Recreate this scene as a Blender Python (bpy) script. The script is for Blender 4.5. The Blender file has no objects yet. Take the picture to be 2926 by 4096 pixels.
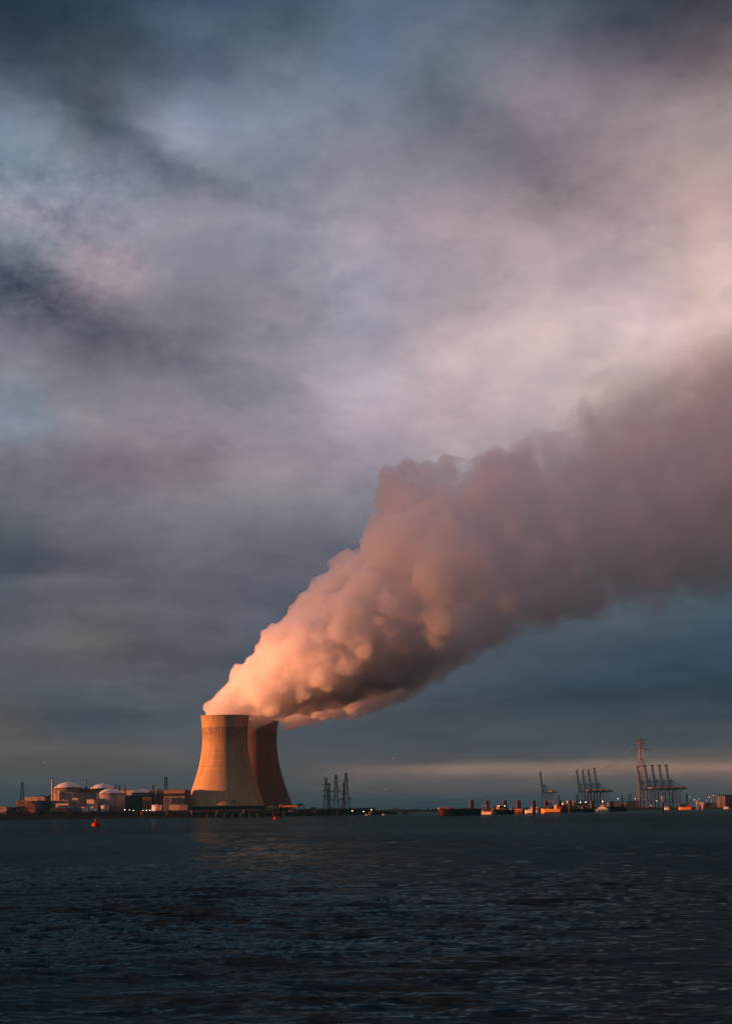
import bpy, bmesh, math, random
import numpy as np
from mathutils import Vector, Matrix
from math import radians, sin, cos, tan, atan, atan2, pi, sqrt

scene = bpy.context.scene
COL = scene.collection

# ------------------------------------------------------------------ camera
F = 6900.0                      # focal length in pixels of the 2926 x 4096 photograph
CAMZ = 6.5
PITCH = atan(1197.0 / F)
cam_d = bpy.data.cameras.new('camera')
cam_d.sensor_fit = 'VERTICAL'
cam_d.sensor_height = 36.0
cam_d.lens = F / 4096.0 * 36.0
cam_d.clip_start = 0.5
cam_d.clip_end = 60000.0
cam = bpy.data.objects.new('camera', cam_d)
COL.objects.link(cam)
CR = Matrix.Rotation(pi / 2 + PITCH, 3, 'X') @ Matrix.Rotation(-0.0135, 3, 'Z')
cam.matrix_world = Matrix.Translation((0, 0, CAMZ)) @ CR.to_4x4()
scene.camera = cam

def ray(px, py):
    return CR @ Vector(((px - 1463.0) / F, -(py - 2048.0) / F, -1.0))
def P(px, py, D):
    """point of the place seen at photo pixel (px, py), D metres ahead"""
    r = ray(px, py)
    return Vector((r.x * D / r.y, D, CAMZ + r.z * D / r.y))
def X(px, D, py=3240):
    return P(px, py, D).x
def Z(px, py, D):
    return P(px, py, D).z
def M_(px, D):
    """metres covered by px photo pixels at distance D"""
    return px * D / F

# ------------------------------------------------------------------ exposure, render settings
EXPO = 1.0
scene.view_settings.view_transform = 'Standard'
scene.view_settings.look = 'None'
scene.view_settings.exposure = EXPO
scene.view_settings.gamma = 1.0
scene.view_settings.use_curve_mapping = False
scene.render.engine = 'CYCLES'
cy = scene.cycles
cy.use_adaptive_sampling = True
cy.adaptive_threshold = 0.01
cy.use_denoising = True
cy.max_bounces = 24
cy.diffuse_bounces = 2
cy.glossy_bounces = 3
cy.transmission_bounces = 2
cy.transparent_max_bounces = 16
cy.volume_bounces = 20
cy.volume_max_steps = 256
cy.caustics_reflective = False
cy.caustics_refractive = False
cy.sample_clamp_indirect = 12.0

# ------------------------------------------------------------------ sun
SUN_AZ = radians(8.0)           # from the left, a little on the camera's side
SUN_EL = radians(2.6)
sun_d = bpy.data.lights.new('sun', 'SUN')
sun_d.energy = 5.0
sun_d.angle = radians(0.53)
sun_d.color = (1.0, 0.32, 0.125)
sun = bpy.data.objects.new('sun', sun_d)
COL.objects.link(sun)
SUN_DIR = Vector((-cos(SUN_AZ) * cos(SUN_EL), -sin(SUN_AZ) * cos(SUN_EL), sin(SUN_EL)))  # towards the sun
sun.rotation_euler = SUN_DIR.to_track_quat('Z', 'Y').to_euler()
sun.location = SUN_DIR * 3000

# ------------------------------------------------------------------ sky
def lin(c):
    o = []
    for v in c:
        v = v / 255.0
        o.append(v / 12.92 if v <= 0.04045 else ((v + 0.055) / 1.055) ** 2.4)
    return o
SKYCOLS = [0, 370, 740, 1110, 1480, 1850, 2220, 2600, 2926]
SKY = {
-200: [(34,54,70),(46,68,88),(54,76,100),(60,84,108),(78,100,124),(78,98,120),(58,78,92),(50,66,78),(40,52,64)],
0:   [(32,54,70),(48,70,92),(58,80,105),(65,88,112),(85,106,130),(86,106,130),(62,84,98),(56,72,84),(42,54,66)],
100: [(40,60,75),(50,72,90),(72,95,118),(70,90,105),(90,112,138),(98,115,138),(88,104,120),(70,82,96),(68,70,84)],
300: [(66,82,100),(72,88,100),(86,102,126),(108,128,150),(104,124,150),(104,120,134),(122,120,138),(120,112,126),(120,108,116)],
500: [(112,132,155),(88,102,116),(130,145,172),(120,136,158),(125,135,155),(112,120,135),(135,125,142),(155,142,150),(155,143,145)],
700: [(112,136,158),(125,138,158),(122,132,150),(118,128,148),(145,145,162),(135,135,150),(142,130,142),(158,142,146),(162,148,150)],
900: [(145,150,170),(135,140,162),(140,140,158),(135,142,160),(158,152,170),(165,152,165),(155,142,150),(172,152,158),(180,156,158)],
1050:[(100,115,132),(140,132,148),(125,132,152),(132,138,155),(162,158,178),(165,155,168),(175,160,168),(185,168,172),(204,180,178)],
1200:[(88,98,115),(135,128,142),(115,118,132),(135,132,148),(165,162,182),(170,160,172),(180,165,172),(195,175,182),(212,188,184)],
1350:[(115,118,135),(105,108,122),(120,120,132),(145,142,158),(158,155,175),(185,170,178),(198,180,185),(212,192,198),(208,184,180)],
1500:[(122,130,145),(120,118,130),(135,132,148),(145,142,158),(165,160,178),(192,175,182),(195,180,185),(200,178,180),(196,170,164)],
1700:[(122,138,158),(130,128,142),(138,132,148),(142,138,155),(168,158,175),(180,165,175),(185,170,175),(170,150,150),(170,142,132)],
1850:[(110,112,125),(128,116,130),(128,118,130),(142,136,150),(155,146,162),(165,155,165),(165,152,160),(150,132,130),(150,125,118)],
2000:[(98,104,118),(118,116,132),(125,122,135),(130,128,140),(132,132,145),(140,134,142),(140,130,136),(130,116,116),(125,106,102)],
2200:[(78,88,100),(95,95,110),(108,105,120),(100,100,115),(100,105,120),(95,95,106),(95,90,98),(90,86,92),(80,80,86)],
2400:[(82,86,100),(92,88,98),(95,92,104),(90,92,108),(84,88,100),(80,84,94),(80,84,94),(76,86,98),(65,85,98)],
2600:[(85,85,95),(95,88,94),(88,85,92),(80,85,100),(76,82,94),(72,80,92),(68,80,94),(60,75,90),(58,78,92)],
2750:[(82,85,92),(82,86,95),(85,87,94),(80,86,98),(74,80,92),(66,76,90),(54,70,84),(50,66,80),(48,65,78)],
2900:[(85,82,84),(72,78,90),(80,84,92),(78,80,88),(75,79,88),(70,76,84),(66,74,84),(64,72,82),(62,70,80)],
3000:[(85,82,84),(84,80,82),(82,82,88),(78,80,86),(76,78,84),(74,76,84),(72,76,84),(72,76,82),(76,80,84)],
3050:[(80,80,84),(80,78,82),(78,80,84),(78,79,84),(80,78,84),(84,80,84),(84,82,84),(92,86,86),(94,86,86)],
3085:[(75,76,80),(75,76,80),(74,77,82),(78,78,82),(104,90,87),(130,107,99),(134,108,98),(138,108,96),(140,105,96)],
3130:[(62,70,79),(64,70,79),(68,73,81),(74,76,80),(82,79,81),(86,81,83),(88,82,82),(90,82,82),(94,84,82)],
3210:[(48,62,74),(49,63,74),(50,64,74),(51,64,74),(52,64,74),(53,65,75),(54,66,76),(58,68,76),(64,70,76)],
3250:[(44,58,70),(44,58,70),(45,58,70),(45,58,70),(45,58,70),(46,59,71),(48,60,72),(52,62,73),(56,64,74)],
}
EL_MAX = radians(32)
def el_of(py):
    r = ray(1463, py); return atan2(r.z, sqrt(r.x * r.x + r.y * r.y))
world = bpy.data.worlds.new('World')
scene.world = world
world.use_nodes = True
wt = world.node_tree
wt.nodes.clear()

class NT:
    """tiny node-tree writer"""
    def __init__(s, tree): s.t = tree
    def n(s, typ, **kw):
        nd = s.t.nodes.new(typ)
        for k, v in kw.items(): setattr(nd, k, v)
        return nd
    def put(s, sock, v):
        if v is None: return
        if hasattr(v, 'is_output'): s.t.links.new(v, sock)
        else:
            if isinstance(v, (tuple, list)) and len(v) == 3 and sock.type == 'RGBA': v = (*v, 1)
            sock.default_value = v
    def math(s, op, a, b=None, c=None, clamp=False):
        nd = s.n('ShaderNodeMath', operation=op, use_clamp=clamp)
        s.put(nd.inputs[0], a); s.put(nd.inputs[1], b); s.put(nd.inputs[2], c)
        return nd.outputs[0]
    def vm(s, op, a, b=None, scale=None):
        nd = s.n('ShaderNodeVectorMath', operation=op)
        s.put(nd.inputs[0], a); s.put(nd.inputs[1], b)
        if scale is not None: s.put(nd.inputs['Scale'], scale)
        return nd.outputs[0]
    def noise(s, vec, scale, detail=4, rough=.5, dist=0, color=False, typ='FBM'):
        nd = s.n('ShaderNodeTexNoise')
        s.put(nd.inputs['Vector'], vec); s.put(nd.inputs['Scale'], scale)
        nd.inputs['Detail'].default_value = detail; nd.inputs['Roughness'].default_value = rough
        nd.inputs['Distortion'].default_value = dist
        return nd.outputs['Color' if color else 'Fac']
    def rng(s, v, a, b, c=0., d=1., interp='LINEAR', clamp=True):
        nd = s.n('ShaderNodeMapRange', interpolation_type=interp, clamp=clamp)
        s.put(nd.inputs['Value'], v)
        for k, x in zip(('From Min', 'From Max', 'To Min', 'To Max'), (a, b, c, d)): s.put(nd.inputs[k], x)
        return nd.outputs['Result']
    def mix(s, f, a, b, blend='MIX'):
        nd = s.n('ShaderNodeMix', data_type='RGBA', blend_type=blend)
        s.put(nd.inputs[0], f); s.put(nd.inputs[6], a); s.put(nd.inputs[7], b)
        return nd.outputs[2]
    def ramp(s, f, stops, interp='LINEAR'):
        nd = s.n('ShaderNodeValToRGB'); cr = nd.color_ramp; cr.interpolation = interp
        while len(cr.elements) < len(stops): cr.elements.new(1.0)
        for e, (p, c) in zip(cr.elements, stops):
            e.position = p; e.color = (*c[:3], 1)
        s.put(nd.inputs[0], f)
        return nd.outputs[0]
    def comb(s, x, y, z):
        nd = s.n('ShaderNodeCombineXYZ')
        s.put(nd.inputs[0], x); s.put(nd.inputs[1], y); s.put(nd.inputs[2], z)
        return nd.outputs[0]
    def sep(s, v):
        nd = s.n('ShaderNodeSeparateXYZ'); s.put(nd.inputs[0], v); return nd.outputs

w = NT(wt)
tc = w.n('ShaderNodeTexCoord')
dx, dy, dz = w.sep(tc.outputs['Generated'])
az = w.math('ARCTAN2', dx, dy)
el = w.math('ARCSINE', w.math('ABSOLUTE', dz))
# streaky coordinates for the noise: cloud sheets foreshorten towards the horizon
elv = w.math('ADD', w.math('MULTIPLY', el, 1.35), w.math('MULTIPLY', w.math('SUBTRACT', 1.0, w.math('EXPONENT', w.math('DIVIDE', el, -0.09))), 0.36))
cv = w.comb(az, elv, 0.0)
tilt = w.comb(w.math('ADD', az, w.math('MULTIPLY', elv, -0.30)), w.math('ADD', elv, w.math('MULTIPLY', az, 0.30)), 0.3)
wn = w.noise(cv, 9.0, 4, .5, .1, color=True)
wsep = w.sep(w.vm('SUBTRACT', wn, (0.5, 0.5, 0.5)))
amp_v = w.rng(el, 0.0, 0.12, 0.004, 0.022)
az2 = w.math('ADD', az, w.math('MULTIPLY', wsep[0], 0.040))
el2 = w.math('ADD', el, w.math('MULTIPLY', wsep[1], amp_v))
wn2 = w.noise(tilt, 30.0, 5, .6, .1, color=True)
ws2 = w.sep(w.vm('SUBTRACT', wn2, (0.5, 0.5, 0.5)))
az2 = w.math('ADD', az2, w.math('MULTIPLY', ws2[0], 0.030))
el2 = w.math('ADD', el2, w.math('MULTIPLY', ws2[1], w.rng(el, 0.0, 0.12, 0.004, 0.012)))
fac = w.math('DIVIDE', el2, EL_MAX, clamp=True)
cols = []
sg = 1.0 / 2 ** EXPO
for i, cx in enumerate(SKYCOLS):
    st = []
    for py in sorted(SKY, reverse=True):
        c3 = lin(SKY[py][i]); lu = .3 * c3[0] + .6 * c3[1] + .1 * c3[2]
        st.append((max(0.0, el_of(py) / EL_MAX), [(v * .9 + lu * .1) * sg * k_ for v, k_ in zip(c3, ((1.075, 1.0, .965) if py < 2300 else (1.0, 1.0, 1.0) if py > 2500 and py < 3020 or py > 3120 else (1.02, 1.0, .975)))]))
    st.append((1.0, [v * sg for v in lin((70, 84, 104))]))
    cols.append(w.ramp(fac, st, 'LINEAR'))
azs = [atan((cx - 1463.0) / F) for cx in SKYCOLS]
sky = cols[0]
for i in range(1, len(cols)):
    t_ = w.rng(az2, azs[i - 1], azs[i], 0, 1, 'SMOOTHSTEP')
    sky = w.mix(t_, sky, cols[i])
# away from the photographed part the overcast evens out
side = w.math('MAXIMUM', w.rng(w.math('ABSOLUTE', az), 0.30, 1.0, 0, 1, 'SMOOTHSTEP'), w.rng(el, 0.50, 0.85, 0, 1, 'SMOOTHSTEP'))
grey = w.ramp(w.rng(el, 0, 1.2), [(0, [v * sg for v in lin((34, 39, 46))]), (.15, [v * sg for v in lin((54, 57, 65))]), (.42, [v * sg for v in lin((84, 87, 102))]), (.8, [v * sg for v in lin((158, 148, 168))])])
sky = w.mix(side, sky, grey)
# single banks and gaps of the overcast, each with its own place, extent and slant (degrees clockwise)
BANKS = [(300, 1290, 430, 85, 21, -.20), (90, 1130, 260, 75, 18, -.10), (720, 1430, 280, 80, -4, -.13), (330, 470, 360, 95, 24, -.24), (560, 600, 200, 60, 30, -.10),
 (1000, 790, 380, 38, 12, -.13), (1950, 490, 320, 110, 25, -.15), (2290, 760, 190, 110, 32, -.16), (2700, 150, 360, 95, 14, -.20), (250, 120, 420, 170, 10, -.14),
 (1150, 1130, 220, 60, 20, -.08), (450, 1120, 250, 70, 18, .20), (90, 980, 260, 60, 20, .14), (180, 1690, 230, 60, -12, .16), (720, 560, 190, 50, 22, .17), (150, 590, 210, 60, 8, .14),
 (200, 430, 130, 26, 10, .16), (980, 1420, 230, 45, 14, .10), (1450, 1570, 200, 55, 6, .12), (2000, 1370, 560, 70, -16, .08), (60, 1480, 140, 60, 40, .08),
 (200, 2330, 150, 26, -4, .30), (480, 2440, 290, 44, 4, .20), (230, 2560, 250, 50, -3, .19), (1050, 1920, 200, 60, 5, .08), (190, 3000, 220, 26, 2, .14), (30, 2890, 90, 40, 0, .12),
 (20, 2220, 280, 60, 5, -.16), (560, 1860, 300, 50, -2, -.07), (900, 2640, 520, 36, 1, -.10), (320, 2860, 380, 45, 2, -.12), (1250, 2150, 260, 90, 10, -.12), (1200, 2400, 220, 70, 0, -.08),
 (2300, 2790, 480, 42, 1, -.16), (2720, 2870, 260, 22, 1, -.14), (2250, 2960, 500, 26, 0, -.05), (2520, 2500, 330, 55, -4, .14), (2050, 2600, 260, 40, -6, .08), (2740, 2370, 110, 18, 30, .28),
 (1560, 3070, 170, 12, -2, .12), (1940, 3064, 190, 16, -2, .16), (2330, 3056, 120, 14, 0, .10), (2800, 3078, 160, 13, -1, .12), (2420, 3100, 700, 18, 0, .06), (1700, 3040, 120, 12, 4, -.10), (2180, 3040, 160, 12, 2, -.08)]
ea = w.noise(w.vm('ADD', tilt, (1.3, 4.4, 0)), 26.0, 6, .62, .5, color=True)
es = w.sep(w.vm('SUBTRACT', ea, (0.5, 0.5, 0.5)))
ewx = w.math('ADD', az, w.math('MULTIPLY', es[0], 0.05))
ewy = w.math('ADD', el, w.math('MULTIPLY', es[1], w.rng(el, 0.0, 0.30, 0.003, 0.030)))
bank = None
for (bx, by, rx, ry, ang, g) in BANKS:
    ax = atan((bx - 1463.) / F); r_ = ray(bx, by); ey = atan2(r_.z, sqrt(r_.x ** 2 + r_.y ** 2)); A_ = radians(ang)
    u = w.math('SUBTRACT', ewx, ax); v = w.math('SUBTRACT', ey, ewy)          # v grows downwards
    k1, k2 = cos(A_) / (rx / F), sin(A_) / (rx / F); k3, k4 = -sin(A_) / (ry / F), cos(A_) / (ry / F)
    p = w.math('ADD', w.math('MULTIPLY', u, k1), w.math('MULTIPLY', v, k2))
    q = w.math('ADD', w.math('MULTIPLY', u, k3), w.math('MULTIPLY', v, k4))
    d2_ = w.math('ADD', w.math('MULTIPLY', p, p), w.math('MULTIPLY', q, q))
    e_ = w.math('MULTIPLY', w.math('EXPONENT', w.math('MULTIPLY', d2_, -.7)), g)
    bank = e_ if bank is None else w.math('ADD', bank, e_)
# wisps and billows inside the sheet
d1 = w.noise(tilt, 14.0, 9, .62, .1)
d2 = w.noise(w.vm('ADD', cv, (3.1, 1.7, 0)), 40.0, 7, .62, .1)
# rugged small cells where the sheet breaks up on the left
cell = w.noise(w.vm('ADD', tilt, (7.3, 2.1, 0)), 80.0, 6, .60, .25)
brk = w.math('MULTIPLY', w.rng(az, -0.20, -0.075, 1, 0, 'SMOOTHSTEP'),
             w.math('MULTIPLY', w.rng(el, 0.26, 0.30, 0, 1, 'SMOOTHSTEP'), w.rng(el, 0.34, 0.40, 1, 0, 'SMOOTHSTEP')))
mod = w.math('ADD', w.rng(d1, 0.25, 0.75, -0.20, 0.20), w.rng(d2, 0.3, 0.7, -0.085, 0.085))
mod = w.math('ADD', mod, w.rng(w.noise(w.vm('ADD', tilt, (5.1, 0.4, 0)), 11.0, 7, .58, .1), 0.46, 0.56, -0.055, 0.055, 'SMOOTHSTEP'))
mod = w.math('ADD', mod, w.math('MULTIPLY', w.rng(cell, 0.3, 0.7, -0.26, 0.26), brk))
mod = w.math('ADD', w.math('MULTIPLY', bank, 1.45), w.math('MULTIPLY', mod, w.rng(el, 0.0, 0.06, 0.40, 0.9)))
gain = w.math('ADD', 1.0, mod)
sky = w.vm('MULTIPLY', sky, w.comb(gain, w.math('ADD', 1.0, w.math('MULTIPLY', mod, .9)), w.math('ADD', 1.0, w.math('MULTIPLY', mod, .75))))
nish = w.n('ShaderNodeTexSky', sky_type='NISHITA')
nish.sun_disc = False
nish.sun_elevation = SUN_EL
nish.sun_rotation = atan2(SUN_DIR.x, SUN_DIR.y)
bg1 = w.n('ShaderNodeBackground'); w.put(bg1.inputs[0], sky); bg1.inputs[1].default_value = 1.0
bg2 = w.n('ShaderNodeBackground'); w.put(bg2.inputs[0], nish.outputs[0]); bg2.inputs[1].default_value = 0.05
cover = w.math('SUBTRACT', 1.0, w.rng(w.math('ABSOLUTE', w.math('SUBTRACT', az, -1.65)), 0.0, 0.9, 0.15, 0.0, 'SMOOTHSTEP'))
ms = w.n('ShaderNodeMixShader'); w.put(ms.inputs[0], cover)
wt.links.new(bg2.outputs[0], ms.inputs[1]); wt.links.new(bg1.outputs[0], ms.inputs[2])
wo = w.n('ShaderNodeOutputWorld'); wt.links.new(ms.outputs[0], wo.inputs[0])
world.cycles.sampling_method = 'MANUAL'
world.cycles.sample_map_resolution = 1024

# ------------------------------------------------------------------ materials
MATS = {}
def mat(name, color, rough=.7, metal=0., var=.15, scale=.25, bump=0., emit=None, estr=1., spec=None, dirt=None):
    """procedural painted / concrete / steel surface: base colour broken by two octaves of noise"""
    if name in MATS: return MATS[name]
    m = bpy.data.materials.new(name); m.use_nodes = True
    t = NT(m.node_tree); bs = m.node_tree.nodes['Principled BSDF']
    g = t.n('ShaderNodeNewGeometry').outputs['Position']
    nz = t.noise(g, scale, 6, .6)
    nz2 = t.noise(t.vm('MULTIPLY', g, (1.0, 1.0, .12)), scale * 3.5, 3, .6)
    k = t.math('ADD', 1.0, t.math('ADD', t.rng(nz, .3, .7, -var, var), t.rng(nz2, .35, .7, -var * .6, var * .6)))
    c = t.vm('SCALE', tuple(color), scale=k)
    if dirt:
        c = t.mix(t.rng(nz2, .5, .72, 0, .8), c, (*dirt, 1))
    t.put(bs.inputs['Base Color'], c)
    bs.inputs['Roughness'].default_value = rough
    bs.inputs['Metallic'].default_value = metal
    bs.inputs['Specular IOR Level'].default_value = .25 if spec is None else spec
    if bump:
        b = t.n('ShaderNodeBump'); b.inputs['Strength'].default_value = bump; b.inputs['Distance'].default_value = .3
        t.put(b.inputs['Height'], nz); t.put(bs.inputs['Normal'], b.outputs[0])
    if emit:
        t.put(bs.inputs['Emission Color'], (*emit, 1)); bs.inputs['Emission Strength'].default_value = estr
    MATS[name] = m
    return m

# ------------------------------------------------------------------ mesh helpers
def tag(o, label=None, cat=None, group=None, kind=None):
    if label: o['label'] = label
    if cat: o['category'] = cat
    if group: o['group'] = group
    if kind: o['kind'] = kind
    return o
def empty(name, loc=(0, 0, 0), rz=0., label=None, cat=None, group=None):
    o = bpy.data.objects.new(name, None); COL.objects.link(o)
    o.empty_display_size = 2
    o.location = loc; o.rotation_euler = (0, 0, rz)
    return tag(o, label, cat, group)

class MB:
    def __init__(s): s.v = []; s.f = []; s.smooth = []
    def add(s, verts, faces, smooth=False):
        b = len(s.v); s.v += [tuple(p) for p in verts]; s.f += [tuple(b + i for i in f) for f in faces]
        s.smooth += [smooth] * len(faces); return s
    def box(s, x0, x1, y0, y1, z0, z1):
        v = [(x, y, z) for z in (z0, z1) for y in (y0, y1) for x in (x0, x1)]
        return s.add(v, [(0, 2, 3, 1), (4, 5, 7, 6), (0, 1, 5, 4), (2, 6, 7, 3), (0, 4, 6, 2), (1, 3, 7, 5)])
    def prism(s, poly, y0, y1):
        """polygon in x,z extruded along y"""
        n = len(poly)
        v = [(x, y0, z) for x, z in poly] + [(x, y1, z) for x, z in poly]
        f = [tuple(range(n)), tuple(range(2 * n - 1, n - 1, -1))] + [(i, i + n, (i + 1) % n + n, (i + 1) % n) for i in range(n)]
        return s.add(v, f)
    def slab(s, poly, z0, z1):
        n = len(poly)
        v = [(x, y, z0) for x, y in poly] + [(x, y, z1) for x, y in poly]
        f = [tuple(range(n - 1, -1, -1)), tuple(range(n, 2 * n))] + [(i, (i + 1) % n, (i + 1) % n + n, i + n) for i in range(n)]
        return s.add(v, f)
    def loft(s, rings, cap=True, smooth=False):
        n = len(rings[0]); v = [p for r in rings for p in r]; f = []
        for k in range(len(rings) - 1):
            for i in range(n):
                j = (i + 1) % n
                f.append((k * n + i, k * n + j, (k + 1) * n + j, (k + 1) * n + i))
        s.add(v, f, smooth)
        if cap:
            b = len(s.v) - len(v)
            s.f.append(tuple(b + i for i in range(n - 1, -1, -1))); s.f.append(tuple(b + (len(rings) - 1) * n + i for i in range(n)))
            s.smooth += [False, False]
        return s
    def lathe(s, prof, n=24, cx=0, cy=0, cap=True, smooth=True):
        return s.loft([[(cx + r * cos(2 * pi * i / n), cy + r * sin(2 * pi * i / n), z) for i in range(n)] for r, z in prof], cap, smooth)
    def bar(s, a, b, r, n=4, r2=None, smooth=False):
        a = Vector(a); b = Vector(b); d = b - a
        if d.length < 1e-6: return s
        q = d.to_track_quat('Z', 'Y'); r2 = r if r2 is None else r2; o = pi / 4 if n == 4 else 0
        rings = [[tuple(p + q @ Vector((rr * cos(2 * pi * i / n + o), rr * sin(2 * pi * i / n + o), 0))) for i in range(n)] for p, rr in ((a, r), (b, r2))]
        return s.loft(rings, True, smooth)
    def path(s, pts, r, n=5):
        for a, b in zip(pts, pts[1:]): s.bar(a, b, r, n)
        return s
    def build(s, name, material, parent=None, loc=None):
        me = bpy.data.meshes.new(name); me.from_pydata(s.v, [], s.f)
        me.polygons.foreach_set('use_smooth', s.smooth)
        bm = bmesh.new(); bm.from_mesh(me); bmesh.ops.recalc_face_normals(bm, faces=bm.faces); bm.to_mesh(me); bm.free(); me.update()
        me.polygons.foreach_set('use_smooth', s.smooth)
        me.materials.append(material)
        o = bpy.data.objects.new(name, me); COL.objects.link(o)
        if parent: o.parent = parent
        if loc is not None: o.location = loc
        return o
def copy_tree(o, parent=None):
    c = o.copy(); COL.objects.link(c)
    if parent: c.parent = parent
    for ch in list(o.children): copy_tree(ch, c)
    return c
def smoothed(o):
    return o
# ================================================================== WATER
def water_mesh():
    rng = np.random.RandomState(4)
    az = np.concatenate([np.radians(np.linspace(-180, -24, 14)), np.radians(np.arange(-22, -14.1, .8)),
                         np.radians(np.arange(-13.6, 13.61, .055)),
                         np.radians(np.arange(14.4, 22.1, .8)), np.radians(np.linspace(24, 180, 14))])
    az = az[:-1]
    r = [1.0, 6, 15, 25, 33]
    while r[-1] < 30000:
        d = r[-1]
        r.append(d + (max(.17, d * d / 55000.) if d > 44 else .8))
        if d > 900: r[-1] = d * 1.05
    r = np.array(r)
    A, R = np.meshgrid(az, r)
    x0 = R * np.sin(A); y0 = R * np.cos(A)
    z = np.zeros_like(x0); X_ = x0.copy(); Y_ = y0.copy()
    fade = np.clip((14.2 - np.abs(np.degrees(A))) / .6, 0, 1) * np.clip((R - 38) / 8, 0, 1) * np.clip((900 - R) / 400, 0, 1)
    # patches of rougher and calmer water
    pat = np.zeros_like(x0)
    for _ in range(9):
        k = 2 * pi / rng.uniform(25, 120); th = rng.uniform(0, 2 * pi)
        pat += np.sin(k * (x0 * cos(th) + y0 * sin(th) * .6) + rng.uniform(0, 7))
    pat = .95 + .13 * pat
    for i in range(120):
        L = .5 * (11 / .5) ** (rng.rand() ** 1.35)
        k = 2 * pi / L; th = radians(-108) + rng.normal(0, .42)
        a = .0046 * L ** .80 * rng.uniform(.5, 1.4)
        # near rows resolve short waves only
        vis = np.clip(1.6 - R / (L * 260.), 0, 1)
        ph = k * (x0 * cos(th) + y0 * sin(th)) + rng.uniform(0, 7)
        q = a * fade * vis * np.clip(pat, .25, 1.8)
        z += q * np.cos(ph)
        X_ -= .8 * q * cos(th) * np.sin(ph) * 1.0
        Y_ -= .8 * q * sin(th) * np.sin(ph) * 1.0
    nr, na = A.shape
    v = np.stack([X_, Y_, z], -1).reshape(-1, 3)
    idx = np.arange(nr * na).reshape(nr, na)
    a = idx[:-1, :]; b = idx[1:, :]
    an = np.roll(a, -1, 1); bn = np.roll(b, -1, 1)
    f = np.stack([a, an, bn, b], -1).reshape(-1, 4)
    me = bpy.data.meshes.new('water')
    me.vertices.add(len(v)); me.vertices.foreach_set('co', v.ravel())
    me.loops.add(f.size); me.loops.foreach_set('vertex_index', f.ravel())
    me.polygons.add(len(f)); me.polygons.foreach_set('loop_start', np.arange(0, f.size, 4)); me.polygons.foreach_set('loop_total', np.full(len(f), 4))
    me.polygons.foreach_set('use_smooth', np.ones(len(f), bool))
    me.update(); me.validate()
    return me
def water_mat():
    m = bpy.data.materials.new('river_water'); m.use_nodes = True
    t = NT(m.node_tree); bs = m.node_tree.nodes['Principled BSDF']
    pos = t.n('ShaderNodeNewGeometry').outputs['Position']
    p1 = t.vm('MULTIPLY', pos, (.6, 1.5, 1))
    h = t.math('MULTIPLY', t.noise(p1, 1.3, 6, .66, .5), .22)
    h2 = t.math('MULTIPLY', t.noise(p1, 4.5, 3, .6, .3), .025)
    h3 = t.math('MULTIPLY', t.noise(t.vm('MULTIPLY', pos, (1, 1.6, 1)), .22, 3, .5), .6)
    h4 = t.math('MULTIPLY', t.noise(t.vm('MULTIPLY', pos, (.02, .08, 1)), 1.0, 4, .6), 2.2)
    hh = t.math('ADD', t.math('ADD', t.math('ADD', h, h2), h3), h4)
    gust = t.noise(t.vm('MULTIPLY', pos, (.010, .004, 1)), 1.0, 4, .55)
    b = t.n('ShaderNodeBump'); t.put(b.inputs['Strength'], t.rng(gust, .35, .65, .5, 1.3)); b.inputs['Distance'].default_value = 1.0
    t.put(b.inputs['Height'], hh)
    nt = m.node_tree; nt.nodes.remove(bs)
    df = t.n('ShaderNodeBsdfDiffuse'); df.inputs[0].default_value = (.006, .012, .016, 1)
    gl = t.n('ShaderNodeBsdfGlossy'); gl.inputs[0].default_value = (.50, .84, .90, 1); gl.inputs['Roughness'].default_value = .07
    fr = t.n('ShaderNodeFresnel'); fr.inputs['IOR'].default_value = 1.33
    for nd in (df, gl, fr): t.put(nd.inputs['Normal'], b.outputs[0])
    mx = t.n('ShaderNodeMixShader'); t.put(mx.inputs[0], t.math('MULTIPLY', fr.outputs[0], .38))
    nt.links.new(df.outputs[0], mx.inputs[1]); nt.links.new(gl.outputs[0], mx.inputs[2])
    nt.links.new(mx.outputs[0], [q for q in nt.nodes if q.type == 'OUTPUT_MATERIAL'][0].inputs[0])
    return m
wo_ = bpy.data.objects.new('water', water_mesh()); COL.objects.link(wo_)
wo_.data.materials.append(water_mat()); tag(wo_, kind='structure', label='dark choppy river water')

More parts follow.
